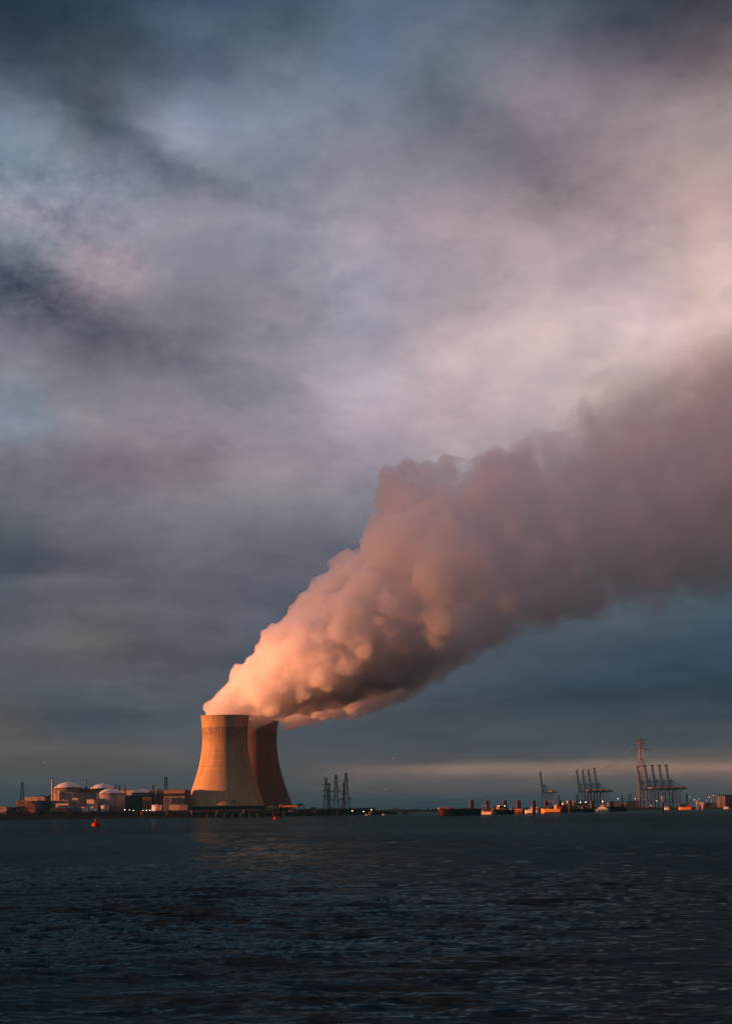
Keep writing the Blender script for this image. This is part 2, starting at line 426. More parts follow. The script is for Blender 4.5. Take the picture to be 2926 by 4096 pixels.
# ================================================================== STEAM
def ico(sub=2):
    bm = bmesh.new(); bmesh.ops.create_icosphere(bm, subdivisions=sub, radius=1.0)
    v = np.array([q.co[:] for q in bm.verts]); f = np.array([[q.index for q in p.verts] for p in bm.faces]); bm.free()
    return v, f
ICO1 = ico(1); ICO2 = ico(2); ICO3 = ico(3)
def sphere_union(name, spheres, voxel, material, disp):
    V = []; Fa = []; b = 0
    for c, r in spheres:
        vv, ff = ICO3 if r > 45 else ICO2 if r > 14 else ICO1
        V.append(vv * r + np.array(c)); Fa.append(ff + b); b += len(vv)
    V = np.concatenate(V); Fa = np.concatenate(Fa)
    me = bpy.data.meshes.new(name + '_tmp')
    me.vertices.add(len(V)); me.vertices.foreach_set('co', V.ravel())
    me.loops.add(Fa.size); me.loops.foreach_set('vertex_index', Fa.ravel())
    me.polygons.add(len(Fa)); me.polygons.foreach_set('loop_start', np.arange(0, Fa.size, 3)); me.polygons.foreach_set('loop_total', np.full(len(Fa), 3))
    me.update()
    o = bpy.data.objects.new(name, me); COL.objects.link(o)
    rm = o.modifiers.new('r', 'REMESH'); rm.mode = 'VOXEL'; rm.voxel_size = voxel
    for i, (size, st, dep) in enumerate(disp):
        tx = bpy.data.textures.new('steam%d' % i, 'CLOUDS'); tx.noise_scale = size; tx.noise_depth = dep
        d = o.modifiers.new('d%d' % i, 'DISPLACE'); d.texture = tx; d.texture_coords = 'LOCAL'; d.strength = st; d.mid_level = .5
    rm = o.modifiers.new('r2', 'REMESH'); rm.mode = 'VOXEL'; rm.voxel_size = voxel * .95
    dg = bpy.context.evaluated_depsgraph_get()
    m2 = bpy.data.meshes.new_from_object(o.evaluated_get(dg))
    o.modifiers.clear(); o.data = m2; bpy.data.meshes.remove(me)
    m2.name = name
    bm = bmesh.new(); bm.from_mesh(m2); bm.verts.ensure_lookup_table()
    seen = np.zeros(len(bm.verts), bool); comps = []
    for v0 in bm.verts:
        if seen[v0.index]: continue
        st = [v0]; seen[v0.index] = True; cp = [v0]
        while st:
            q = st.pop()
            for e in q.link_edges:
                k = e.other_vert(q)
                if not seen[k.index]: seen[k.index] = True; st.append(k); cp.append(k)
        comps.append(cp)
    comps.sort(key=len)
    print('SHELLS', name, [len(c) for c in comps][-6:])
    bmesh.ops.delete(bm, geom=[v for c in comps[:-1] for v in c], context='VERTS')
    bmesh.ops.recalc_face_normals(bm, faces=bm.faces)
    bm.to_mesh(m2); bm.free()
    m2.materials.clear(); m2.materials.append(material)
    return o
def trim(spheres, px, D, top_y, rpx):
    # no puff hangs outside the shell below the rim
    cx, rim, R = X(px, D), Z(px, top_y, D), M_(rpx, D); out = []
    for c, r in spheres:
        h = sqrt((c[0] - cx) ** 2 + (c[1] - D) ** 2)
        if c[2] - r < rim + 1.5 and h + r > R - 1.5 and h - r < R + 6:
            if c[2] > rim + 4: out.append((c, min(r, (c[2] - rim - 1.5))))
            continue
        out.append((c, r))
    return out
def steam_mat(name, dens, aniso=0.0, color=(.985, .98, .975)):
    m = bpy.data.materials.new(name); m.use_nodes = True; nt = m.node_tree; nt.nodes.clear()
    t = NT(nt)
    v = t.n('ShaderNodeVolumePrincipled')
    v.inputs['Color'].default_value = (*color, 1)
    v.inputs['Density'].default_value = dens
    v.inputs['Anisotropy'].default_value = aniso
    o = t.n('ShaderNodeOutputMaterial'); nt.links.new(v.outputs[0], o.inputs['Volume'])
    return m
def hetero_mat(name):
    m = bpy.data.materials.new(name); m.use_nodes = True; nt = m.node_tree; nt.nodes.clear()
    t = NT(nt)
    v = t.n('ShaderNodeVolumePrincipled')
    v.inputs['Color'].default_value = (.998, .988, .982, 1); v.inputs['Anisotropy'].default_value = .25
    pos = t.n('ShaderNodeNewGeometry').outputs['Position']
    x, y, z = t.sep(pos)
    n1 = t.noise(pos, 1 / 65., 5, .62, .3)
    far = t.rng(x, -200, 260, 0, 1, 'SMOOTHSTEP')
    # crisp and dense over the towers, torn and thin downwind
    cut = t.rng(far, 0, 1, .25, .40)
    er = t.rng(n1, cut, t.math('ADD', cut, .16), 0, 1, 'SMOOTHSTEP')
    # downwind the steam thins out from its axis like any free jet
    A = vp(1000, 1290); B = vp(1900, 965); dd = (B - A).normalized()
    pa = t.vm('SUBTRACT', pos, tuple(A))
    dt = t.n('ShaderNodeVectorMath', operation='DOT_PRODUCT'); t.put(dt.inputs[0], pa); t.put(dt.inputs[1], tuple(dd)); s_ = dt.outputs['Value']
    perp = t.vm('SUBTRACT', pa, t.vm('SCALE', tuple(dd), scale=s_))
    ln = t.n('ShaderNodeVectorMath', operation='LENGTH'); t.put(ln.inputs[0], perp); rr = ln.outputs['Value']
    R_ = t.rng(s_, 0, 700, 175, 300)
    fall = t.rng(t.math('DIVIDE', rr, R_),  .28, 1.05, 1, 0, 'SMOOTHSTEP')
    fall = t.math('MAXIMUM', fall, t.rng(s_, 150, 420, 1, 0, 'SMOOTHSTEP'))
    d = t.math('MULTIPLY', t.math('MULTIPLY', er, fall), t.rng(far, 0, 1, .072, .020))
    t.put(v.inputs['Density'], d)
    o = t.n('ShaderNodeOutputMaterial'); nt.links.new(v.outputs[0], o.inputs['Volume'])
    m.cycles.volume_step_rate = 0.14
    return m
DT = 3065.0
def vp(x, y, D=DT):      # stations measured on a 1624 px wide print of the photograph
    return P(x * 1.8017, y * 1.8017, D)
def plume_spheres(st, seed, n, lvl2, lvl3, depth=1.0):
    rnd = random.Random(seed); out = []
    pts = [(vp(x, y), r * 1.8017 * DT / F) for x, y, r in st]
    seg = [0]
    for (a, ra), (b, rb) in zip(pts, pts[1:]): seg.append(seg[-1] + (b - a).length / ((ra + rb) / 2))
    for i in range(n):
        s = seg[-1] * i / (n - 1); k = max(j for j in range(len(seg) - 1) if seg[j] <= s + 1e-9)
        u = (s - seg[k]) / (seg[k + 1] - seg[k]); u = min(1, max(0, u))
        c = pts[k][0].lerp(pts[k + 1][0], u); R = pts[k][1] * (1 - u) + pts[k + 1][1] * u
        c = c + Vector((rnd.gauss(0, .05), rnd.gauss(0, .15), rnd.gauss(0, .05))) * R
        out.append((c[:], R * .85))
        for _ in range(lvl2):
            d = Vector((rnd.gauss(0, 1), rnd.gauss(0, 1) * depth, rnd.gauss(0, 1))).normalized()
            r2 = R * rnd.uniform(.10, .30); c2 = c + d * (R * rnd.uniform(.97, 1.07) - r2)
            out.append((c2[:], r2))
            for _ in range(lvl3):
                d3 = (Vector((rnd.gauss(0, 1), rnd.gauss(0, 1), rnd.gauss(0, 1))).normalized() + d * .8).normalized()
                r3 = r2 * rnd.uniform(.22, .5); c3 = c2 + d3 * (r2 * 1.02 - r3 * .45)
                out.append((c3[:], r3))
    return out
main_st = [(497, 1612, 40), (500, 1592, 47), (522, 1578, 52), (552, 1548, 60), (592, 1520, 73), (640, 1488, 92), (700, 1458, 112), (765, 1425, 130), (830, 1388, 150),
           (905, 1345, 168), (980, 1295, 190), (1060, 1245, 208), (1150, 1205, 215), (1250, 1175, 212), (1350, 1145, 225), (1470, 1075, 262), (1600, 1010, 320), (1760, 950, 345), (1960, 900, 350)]
sp = plume_spheres(main_st, 11, 52, 46, 6)
rnd = random.Random(5)
for (x, y, r) in [(892, 1085, 46), (868, 1092, 32), (862, 1060, 27), (905, 1050, 34), (905, 1125, 62), (935, 1075, 50), (855, 1120, 24), (1010, 1068, 58), (1075, 1060, 55), (1130, 1065, 55), (1245, 1070, 55), (1285, 1080, 50), (848, 1180, 42), (770, 1265, 42), (722, 1330, 36),
                  (615, 1425, 24), (592, 1450, 22), (530, 1500, 26), (515, 1530, 20), (1180, 1060, 55)]:
    c = vp(x, y); R = r * 1.8017 * DT / F
    sp.append((c[:], R))
    for _ in range(22):
        d = Vector((rnd.gauss(0, 1), rnd.gauss(0, 1), rnd.gauss(0, 1))).normalized(); r2 = R * rnd.uniform(.15, .4)
        sp.append(((c + d * (R * 1.0 - r2 * .5))[:], r2))
sp = trim(trim(sp, 900, 3065, 2866, 95.8), 1022, 3225, 2886, 90.2)
steam = sphere_union('steam_plume', sp, 2.8, hetero_mat('steam'), [(70, 22, 3), (22, 8, 4), (9, 3.0, 3)])
tag(steam, 'huge billowing steam plume drifting from the nearer cooling tower, orange below and mauve above', 'steam')
rear_st = [(581, 1613, 30), (583, 1602, 37), (598, 1595, 40), (625, 1583, 44), (665, 1563, 52), (715, 1538, 64), (775, 1508, 78), (850, 1472, 94), (940, 1425, 105)]
DT = 3225.0
def vp(x, y, D=3225.0): return P(x * 1.8017, y * 1.8017, D)
sp2 = plume_spheres(rear_st, 3, 30, 24, 7)
for (x, y, r, D) in [(640, 1558, 36, 3130), (672, 1548, 44, 3120), (705, 1532, 50, 3120), (745, 1515, 58, 3120), (790, 1492, 66, 3120), (835, 1470, 76, 3120), (890, 1445, 84, 3110)]:
    c = vp(x, y, D); R = r * 1.8017 * D / F; sp2.append((c[:], R))
    for _ in range(30):
        d = Vector((rnd.gauss(0, 1), rnd.gauss(0, 1), rnd.gauss(0, 1))).normalized(); r2 = R * rnd.uniform(.12, .3)
        sp2.append(((c + d * (R * 1.02 - r2 * .6))[:], r2))
sp2 = trim(trim(sp2, 1022, 3225, 2886, 90.2), 900, 3065, 2866, 95.8)
steam2 = sphere_union('steam_plume', sp2, 2.6, steam.data.materials[0], [(45, 13, 3), (16, 6, 4), (8, 2.6, 3)])
tag(steam2, 'low thin orange steam plume leaving the farther cooling tower and joining the big one', 'steam')
DT = 3065.0
def vp(x, y, D=3065.0): return P(x * 1.8017, y * 1.8017, D)

# ================================================================== CLOUD BANK to windward (west), added outside the frame to shade the upper steam
def shading_cloud_bank():
    mb = MB()
    # profile shaped for the shade it casts: thin lower edge, thicker above
    prof = [(-8000, 650), (-8900, 700), (-9700, 977), (-9700, 1300), (-8000, 1560), (-6300, 1230), (-6300, 827), (-7100, 672)]
    mb.prism(prof, -2500, 9000)
    m = steam_mat('shading_cloud_volume', .0006)
    o = mb.build('cloud', m)
    return tag(o, 'grey evening cloud bank low in the sky beyond the left edge of the picture', 'cloud')
# ================================================================== COOLING TOWERS
def tower_mat(name, base, stain, seed, H):
    m = bpy.data.materials.new(name); m.use_nodes = True
    t = NT(m.node_tree); bs = m.node_tree.nodes['Principled BSDF']
    oc = t.n('ShaderNodeTexCoord').outputs['Object']
    x, y, z = t.sep(oc)
    ang = t.math('ARCTAN2', x, y)
    hz = t.math('DIVIDE', z, H)
    cyl = t.comb(t.math('MULTIPLY', t.math('COSINE', ang), 6.0), t.math('MULTIPLY', t.math('SINE', ang), 6.0), t.math('MULTIPLY', z, .02))
    cylf = t.comb(t.math('MULTIPLY', t.math('COSINE', ang), 30.0), t.math('MULTIPLY', t.math('SINE', ang), 30.0), t.math('ADD', t.math('MULTIPLY', z, .035), seed))
    big = t.noise(t.vm('ADD', cyl, (seed, 0, 0)), .8, 5, .6)
    strk = t.noise(cylf, .75, 4, .65)
    # lift joints of the shuttering every 1.5 m bundle
    lift = t.noise(t.comb(0.0, 0.0, t.math('MULTIPLY', z, 1.0)), .35, 3, .7)
    rib = t.math('SINE', t.math('MULTIPLY', ang, 96.0))
    c = t.vm('SCALE', base, scale=t.math('ADD', t.rng(big, .3, .7, .78, 1.16), t.rng(lift, .35, .65, -.15, .15)))
    # broken soot-dark streaks under the rim
    band = t.math('MULTIPLY', t.rng(hz, .66, .84, 0, 1, 'SMOOTHSTEP'), t.rng(hz, .87, .90, 1, 0, 'SMOOTHSTEP'))
    ribf = t.rng(rib, -.2, .7, .0, 1)
    tooth = t.noise(t.comb(t.math('MULTIPLY', ang, 48.0), t.math('MULTIPLY', z, .22), seed), .8, 3, .7)
    s1 = t.math('MULTIPLY', t.rng(tooth, .38, .52, 0, 1), t.math('MULTIPLY', band, t.math('ADD', .45, t.math('MULTIPLY', ribf, .55))))
    s2 = t.math('MULTIPLY', t.rng(strk, .48, .68, 0, .6), t.rng(hz, .1, .9, .25, 1))
    s3 = t.math('MULTIPLY', t.rng(hz, .9, 1.0, 0, .35), t.rng(big, .4, .65, .2, 1))
    st = t.math('MAXIMUM', t.math('MAXIMUM', s1, s2), s3)
    c = t.mix(st, c, (*stain, 1))
    t.put(bs.inputs['Base Color'], c); bs.inputs['Roughness'].default_value = .85
    b = t.n('ShaderNodeBump'); b.inputs['Strength'].default_value = .55; b.inputs['Distance'].default_value = .35
    t.put(b.inputs['Height'], t.math('ADD', t.math('MULTIPLY', t.math('MULTIPLY', rib, t.rng(hz, .15, .6, .25, 1)), .5), t.math('MULTIPLY', lift, .9)))
    t.put(bs.inputs['Normal'], b.outputs[0])
    return m
GROUND = 6.0
CONC = mat('concrete', (.34, .30, .25), .85, var=.12, dirt=(.16, .13, .11))
DCONC = mat('dark_concrete', (.07, .06, .055), .9, var=.2, spec=.1)  # darker concrete tone for struts and basin
def tower(px, D, top_r, throat_r, throat_h, base_r, leg_h, H, m, label):
    x = X(px, D, 3235)
    root = empty('cooling_tower', (x, D, GROUND), 0, label, 'cooling tower', 'cooling towers of the power station')
    N = 192
    def rad(h):
        if h < throat_h:
            b = (throat_h - leg_h) / sqrt((base_r / throat_r) ** 2 - 1); return throat_r * sqrt(1 + ((h - throat_h) / b) ** 2)
        b = (H - throat_h) / sqrt((top_r / throat_r) ** 2 - 1); return throat_r * sqrt(1 + ((h - throat_h) / b) ** 2)
    prof = [(rad(leg_h + (H - leg_h) * i / 60), leg_h + (H - leg_h) * i / 60) for i in range(61)]
    inner = [(r - .9, h) for r, h in reversed(prof)]
    mb = MB()
    rings = [[(r * sin(2 * pi * i / N), r * cos(2 * pi * i / N), h) for i in range(N)] for r, h in prof + inner]
    rings.append(rings[0])
    mb.loft(rings, cap=False, smooth=True)
    sh = mb.build('shell', m, root)
    mb = MB()
    mb.lathe([(top_r - .9, H + .004), (top_r + .7, H + .004), (top_r + .7, H + 1.0), (top_r - .9, H + 1.0), (top_r - .9, H + .004)], 96, cap=False)
    mb.build('rim_walkway', CONC, root)
    mb = MB(); n = 44
    for i in range(n):
        a0 = 2 * pi * i / n; a1 = 2 * pi * (i + .5) / n; a2 = 2 * pi * (i + 1) / n
        T = Vector((base_r * sin(a1), base_r * cos(a1), leg_h + .3))
        for a in (a0, a2):
            mb.bar(((base_r + 3.2) * sin(a), (base_r + 3.2) * cos(a), 0), T, .75, 6)
    lg = mb.build('support_struts', DCONC, root)
    mb = MB(); mb.lathe([(base_r + 5, -.5), (base_r + 5, 1.4), (base_r + 4.2, 1.4), (base_r + 4.2, .6), (base_r - 1, .6), (base_r - 1, -.5)], 96)
    mb.build('basin', DCONC, root)
    mb = MB(); mb.lathe([(base_r - 7, .7), (base_r - 7, leg_h - .5)], 96)
    mb.build('fill_pack', mat('fill_dark', (.03, .03, .032), .9), root)
    return root
shading_cloud_bank()
H1 = Z(900, 2866, 3065) - GROUND
tm1 = tower_mat('tower_concrete', (.41, .268, .125), (.07, .05, .04), 1.3, H1)
t1 = tower(900, 3065, M_(95.8, 3065), M_(90.0, 3065), 130, M_(155.5, 3065), 12.5, H1, tm1,
           'nearer cooling tower of pale concrete, left half sunlit orange, steam pouring from its top')
H2 = Z(1016, 2886, 3225) - GROUND
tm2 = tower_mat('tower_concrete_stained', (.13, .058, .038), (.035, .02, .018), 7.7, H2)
t2 = tower(1022, 3225, M_(90.2, 3225), M_(84.6, 3225), 130, M_(147, 3225), 12.5, H2, tm2,
           'farther cooling tower of darker stained concrete, half hidden behind the nearer one')
# ================================================================== COORDINATE SHEETS of the enlarged prints used for measuring
def sheet(ox, oy, k): return lambda x, y: (ox + x * k, oy + y * k)
z1 = sheet(0, 3050, .2463); z2 = sheet(350, 3050, .2771); z3 = sheet(700, 2800, .3079); z4 = sheet(1150, 3050, .3079)
z5 = sheet(1650, 3000, .2463); z6 = sheet(2050, 3000, .2771); z7 = sheet(2450, 2900, .2931)

C_ = {}
def paint(n, *a, **k):
    C_[n] = mat(n, *a, **k); return C_[n]
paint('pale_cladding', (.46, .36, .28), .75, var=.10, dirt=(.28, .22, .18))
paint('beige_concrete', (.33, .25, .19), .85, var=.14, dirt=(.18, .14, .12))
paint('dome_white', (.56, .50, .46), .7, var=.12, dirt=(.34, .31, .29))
paint('brown_cladding', (.16, .10, .075), .8, var=.15)
paint('dark_cladding', (.045, .042, .042), .8, var=.2)
paint('dark_band', (.035, .025, .022), .8)
paint('brick', (.20, .085, .055), .9, var=.16, scale=.6)
paint('window_glass', (.03, .04, .05), .2, var=.1)
paint('bright_window', (.55, .45, .40), .3, var=.2)
paint('white_paint', (.62, .56, .50), .55, var=.10, dirt=(.35, .27, .22))
paint('steel_white', (.45, .38, .33), .5, var=.12)
paint('steel_dark', (.018, .020, .024), .8, var=.2, spec=.05)
paint('pylon_grey', (.012, .020, .026), .9, var=.15, spec=0.)
paint('crane_blue', (.008, .026, .048), .9, var=.18, spec=0.)
paint('crane_red', (.14, .03, .022), .8, var=.1)
paint('stair_red', (.07, .022, .018), .9, var=.1, spec=0.)
paint('crane_roof', (.20, .10, .08), .8, var=.1)
paint('red_paint', (.40, .008, .008), .6, var=.12)
paint('pylon_red', (.20, .055, .048), .8, var=.1)
paint('pylon_pale', (.20, .10, .09), .8, var=.1, spec=0.)
paint('pylon_white', (.34, .24, .22), .8, var=.1)
paint('rust', (.15, .05, .025), .85, var=.3, dirt=(.05, .02, .015))
paint('pile_rust', (.13, .035, .022), .85, var=.25, dirt=(.03, .015, .012))
paint('hull_black', (.012, .012, .014), .55, var=.3)
paint('hull_green', (.03, .09, .075), .5, var=.2)
paint('yellow_paint', (.72, .42, .06), .5, var=.12, dirt=(.4, .2, .05))
paint('orange_paint', (.70, .25, .04), .5, var=.12)
paint('timber_dark', (.02, .016, .014), .9, var=.3)
paint('grey_paint', (.16, .17, .18), .6, var=.15)
paint('scrub_green', (.022, .030, .016), .95, var=.4, scale=.4)
paint('bank_grass', (.022, .015, .010), .95, var=.35, scale=.12, bump=.5, spec=0.)
paint('far_wood_green', (.025, .035, .028), .95, var=.3, scale=.05)
paint('lamp_warm', (1, .8, .6), .4, emit=(1.0, .74, .50), estr=5.0)
paint('lamp_white', (1, 1, 1), .4, emit=(.95, .97, .92), estr=5.0)
paint('lamp_green', (.5, 1, .6), .4, emit=(.35, 1.0, .5), estr=4.0)
paint('foam', (.5, .48, .48), .8, var=.2, scale=.8)
paint('bird_white', (.75, .68, .62), .8)
paint('wire', (.04, .045, .05), .6)

# ================================================================== LAND
def strip_land(name, front, prof, m, label):
    """front: (px, D, k) along the shore, prof: (offset back, height)"""
    v = []; f = []; n = len(prof)
    fr = []
    for (a, b) in zip(front, front[1:]):
        for i in range(12):
            u = i / 12.; fr.append([a[j] * (1 - u) + b[j] * u for j in range(3)])
    fr.append(list(front[-1])); rnd = random.Random(2)
    for px, D, k in fr:
        x = X(px, D)
        for j, (o, h) in enumerate(prof):
            jit = rnd.uniform(-1, 1) if 0 < j < n - 1 else 0
            v.append((x * (D + o) / D if o > 500 else x, D + o + jit * 1.5, h * k + jit * .25 if h > 0 else h))
    for i in range(len(fr) - 1):
        for j in range(n - 1):
            f.append((i * n + j, (i + 1) * n + j, (i + 1) * n + j + 1, i * n + j + 1))
    mb = MB(); mb.add(v, f)
    o = mb.build(name, m); return tag(o, label, kind='structure')
strip_land('ground', [(-700, 2900, 1), (0, 2950, 1), (700, 2965, 1), (1200, 3000, 1), (1480, 3150, 1), (1540, 3260, .6), (1590, 3330, .15)],
           [(0, -2), (5, 1.5), (18, 7.8), (24, 9.6), (32, 9.6), (48, 6), (400, 6), (2400, 6)], C_['bank_grass'], 'dark grassy river bank below the power station')
strip_land('terrain', [(1380, 6200, .5), (1900, 6100, .6), (2350, 5700, .8), (2420, 4900, 1), (2750, 4700, 1), (3300, 4600, 1)],
           [(0, -2), (4, 4.8), (400, 5), (9000, 5)], C_['bank_grass'], 'low far shore with the port on it')

def blobs(mb, cx, cy, cz, rx, ry, rz, n, rnd, leaf):
    """leafy mass: many small tilted leaf-clump faces spread through an ellipsoid"""
    for _ in range(n):
        while True:
            a = Vector((rnd.uniform(-1, 1), rnd.uniform(-1, 1), rnd.uniform(-1, 1)))
            if .25 < a.length < 1: break
        c = Vector((cx + a.x * rx, cy + a.y * ry, cz + a.z * rz)); s = leaf * rnd.uniform(.5, 1.3)
        q = Vector((rnd.gauss(0, 1), rnd.gauss(0, 1), rnd.gauss(0, 1))).to_track_quat('Z', 'Y')
        mb.add([tuple(c + q @ Vector((x * s, y * s, z * s * .5))) for x, y, z in ((1, 0, 0), (0, 1, .4), (-1, 0, 0), (0, -1, -.3), (0, 0, 1))],
               [(0, 1, 4), (1, 2, 4), (2, 3, 4), (3, 0, 4), (0, 3, 2, 1)])
rnd = random.Random(21)
# scrub along the crest of the bank
mb = MB()
for i in range(420):
    px = rnd.uniform(-20, 1500)
    if 1000 < px < 1060: continue
    D = 2976 + max(0, (px - 1200)) * .5 + rnd.uniform(-3, 5); h = rnd.uniform(1.0, 2.4) * (1.5 if px < 400 else 1)
    blobs(mb, X(px, D), D, 9.8 + h * .45, rnd.uniform(3, 8), 2.5, h, 9, rnd, 1.1)
tag(mb.build('scrub', C_['scrub_green']), 'dark scrub growing along the top of the river bank', 'scrub', kind='stuff')
mb = MB()
for i in range(620):
    px = rnd.uniform(1390, 2440); D = 6230 + rnd.uniform(0, 60) - max(0, px - 1900) * .9
    h = rnd.uniform(7, 12) * (.75 + .35 * sin(px * .045) * sin(px * .013 + 1))
    blobs(mb, X(px, D), D, 2.5 + h * .5, rnd.uniform(6, 13), 8, h * .6, 10, rnd, 3.2)
tag(mb.build('far_wood', C_['far_wood_green']), 'blue hazy wood on the far shore downstream', 'wood', kind='stuff')
def bush(px, D, w, h, base, label):
    root = empty('bush', (X(px, D), D, base), 0, label, 'bush', 'bushes on the river bank')
    mb = MB(); r = random.Random(int(px))
    for k in range(6): blobs(mb, r.uniform(-.3, .3) * w, r.uniform(-1, 1), h * r.uniform(.4, .75), w * r.uniform(.2, .4), w * .25, h * r.uniform(.2, .3), 26, r, .8)
    mb.build('foliage', C_['scrub_green'], root)
    mb = MB()
    for k in range(5): mb.bar((r.uniform(-.15, .15) * w, 0, -.5), (r.uniform(-.3, .3) * w, r.uniform(-1, 1), h * .7), .22, 5, .08)
    mb.build('stem', C_['timber_dark'], root)
for a in [(33, 2985, 15, 9, 9, 'wide dark bush on the bank at the far left, before the white shed'),
          (107, 2985, 11, 7, 9, 'dark bush below the left end of the brick office block'),
          (110, 2990, 8, 5, 9, 'low dark bush behind another at the foot of the brick office block')][:2]: bush(*a)
bush(1196, 3010, 13, 17, 7.5, 'bare dark bush on the bank right of the yellow loading boom')
bush(1010, 2990, 8, 5, 9, 'small bush on the bank in front of the farther cooling tower')

# ================================================================== BUILDINGS
def place(zf, xa, xb, ytop, D, rz=0., base=GROUND, name='building', label='', cat='building', group=None):
    """Empty at the foot of a front face seen between xa and xb; returns root, width, height"""
    pa, pt = zf(xa, ytop); pb, _ = zf(xb, ytop)
    x0 = X(pa, D); x1 = X(pb, D); h = Z((pa + pb) / 2, pt, D) - base
    root = empty(name, ((x0 + x1) / 2, D, base), rz, label, cat, group)
    return root, (x1 - x0) / cos(rz), h
def block(zf, xa, xb, ytop, D, depth, m, label, rz=0., wins=(), doors=(), roof=True, name='building', cat='building', band=None, extra=None, wmat='window_glass'):
    root, w, h = place(zf, xa, xb, ytop, D, rz, name=name, label=label, cat=cat)
    MB().box(-w / 2, w / 2, 0, depth, -1, h).build('wall', m, root)
    if roof:
        r = MB()
        r.box(-w / 2 - .25, w / 2 + .25, -.25, depth + .25, h + .004, h + .7)
        r.box(-w * .2, w * .05, depth * .4, depth * .65, h + .7, h + 2.2)
        r.build('roof', C_['grey_paint'] if roof is True else roof, root)
    if band:
        b0, b1 = band; MB().box(-w / 2 - .2, w / 2 + .2, -.2, depth + .2, h * b0, h * b1).build('dark_band', C_['dark_band'], root)
    first = None
    for (u0, u1, v0, v1, nx, ny, ww, hh) in wins:       # window grids in fractions of the front face
        for i in range(nx):
            for j in range(ny):
                cx = (-.5 + u0 + (u1 - u0) * (i + .5) / nx) * w; cz = (v0 + (v1 - v0) * (j + .5) / ny) * h
                W_, H_ = ww * (u1 - u0) * w / nx, hh * (v1 - v0) * h / ny
                q = MB().box(-W_ / 2, W_ / 2, -.12, .05, -H_ / 2, H_ / 2).build('window', C_[wmat] if (i * 7 + j * 3) % 5 else C_['bright_window'] if wmat == 'window_glass' and len(wins) > 1 else C_[wmat], root, (cx, 0, cz))
                MB().box(-W_ / 2 - .2, W_ / 2 + .2, -.3, -.13, -H_ / 2 - .35, -H_ / 2 - .05).build('sill', C_['beige_concrete'], q)
    for (u, dw, dh) in doors:
        MB().box(-dw / 2, dw / 2, -.15, .05, 0, dh).build('door', C_['dark_cladding'], root, ((u - .5) * w, 0, 0))
    return root, w, h
R = radians
# far left
block(z1, -60, 108, 722, 3010, 14, C_['beige_concrete'], 'low pale shed at the left edge of the picture behind the bank', R(-6), doors=((.7, 3, 3.5),), wins=((.1, .6, .75, .95, 4, 1, .5, .5),))
block(z1, 112, 246, 735, 3020, 16, C_['dark_cladding'], 'long low dark shed between the pale shed and the brick office block', R(-4), wins=((.08, .9, .8, .95, 5, 1, .6, .5),))
block(z1, 246, 512, 628, 3022, 18, C_['brick'], 'red brick office block with three rows of windows, left of the reactors', R(-4),
      wins=((.05, .95, .80, .95, 8, 1, .55, .5), (.05, .95, .55, .70, 8, 1, .55, .5), (.05, .95, .34, .48, 8, 1, .55, .5)))
block(z1, 455, 572, 688, 3006, 12, C_['brick'], 'small brick annex at the right end of the red brick office block', R(-4), wins=((.08, .92, .60, .92, 6, 2, .45, .6),))
block(z1, 396, 710, 562, 3062, 16, C_['pale_cladding'], 'white flat building showing above the brick office block', R(-5), wins=((.3, .4, .88, .96, 2, 1, .5, .7), (.6, .9, .86, .97, 4, 1, .5, .7)))
block(z1, 508, 826, 630, 3040, 22, C_['dark_cladding'], 'dark office block with long window bands beside the brick one', R(6),
      wins=((.03, .97, .86, .95, 2, 1, .92, .5), (.03, .97, .70, .79, 2, 1, .92, .5), (.03, .97, .54, .63, 2, 1, .92, .5)))
block(z1, 590, 832, 550, 3085, 24, C_['dark_cladding'], 'dark tall block behind the white flat building', R(6))
block(z1, 785, 835, 520, 3095, 14, C_['brown_cladding'], 'narrow dark stair tower left of the tallest chimney', R(4))
# reactor hall A: lit front wall with step and side wing
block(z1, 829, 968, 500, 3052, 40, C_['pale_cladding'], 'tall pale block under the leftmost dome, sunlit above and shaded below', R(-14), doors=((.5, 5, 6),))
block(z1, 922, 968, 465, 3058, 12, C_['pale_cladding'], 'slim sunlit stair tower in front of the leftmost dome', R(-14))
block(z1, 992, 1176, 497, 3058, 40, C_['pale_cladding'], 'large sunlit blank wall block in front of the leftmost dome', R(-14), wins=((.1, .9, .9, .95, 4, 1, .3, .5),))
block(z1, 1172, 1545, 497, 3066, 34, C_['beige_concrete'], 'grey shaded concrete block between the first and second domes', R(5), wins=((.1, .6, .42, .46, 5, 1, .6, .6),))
block(z1, 1270, 1472, 432, 3085, 26, C_['brick'], 'reddish roof block between the two rear domes', R(-10))
block(z1, 1172, 1262, 580, 3044, 12, C_['pale_cladding'], 'small pale annex halfway up before the grey shaded block', R(-8))
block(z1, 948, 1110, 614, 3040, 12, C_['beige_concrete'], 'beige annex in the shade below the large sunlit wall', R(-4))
block(z1, 902, 1122, 668, 3024, 16, C_['pale_cladding'], 'low pale office with tall slit windows, left one of two', R(-9), wins=((.04, .42, .35, .6, 4, 1, .5, .6), (.50, .92, .2, .72, 4, 1, .35, .9)))
block(z1, 1124, 1292, 668, 3028, 14, C_['beige_concrete'], 'low grey office with tall slit windows, right one of two', R(-2), wins=((.25, .75, .3, .8, 4, 1, .35, .9), (.75, .98, .4, .6, 3, 1, .5, .7)))
block(z1, 1406, 1528, 606, 3030, 20, C_['pale_cladding'], 'pale cube building with two roof vents left of the great drum', R(-12), wins=((.3, .7, .12, .26, 3, 1, .5, .8),))
block(z1, 820, 1086, 742, 2996, 12, C_['dark_cladding'], 'low black shed with a row of small windows on the bank', R(0), wins=((.05, .95, .75, .9, 14, 1, .5, .6),))
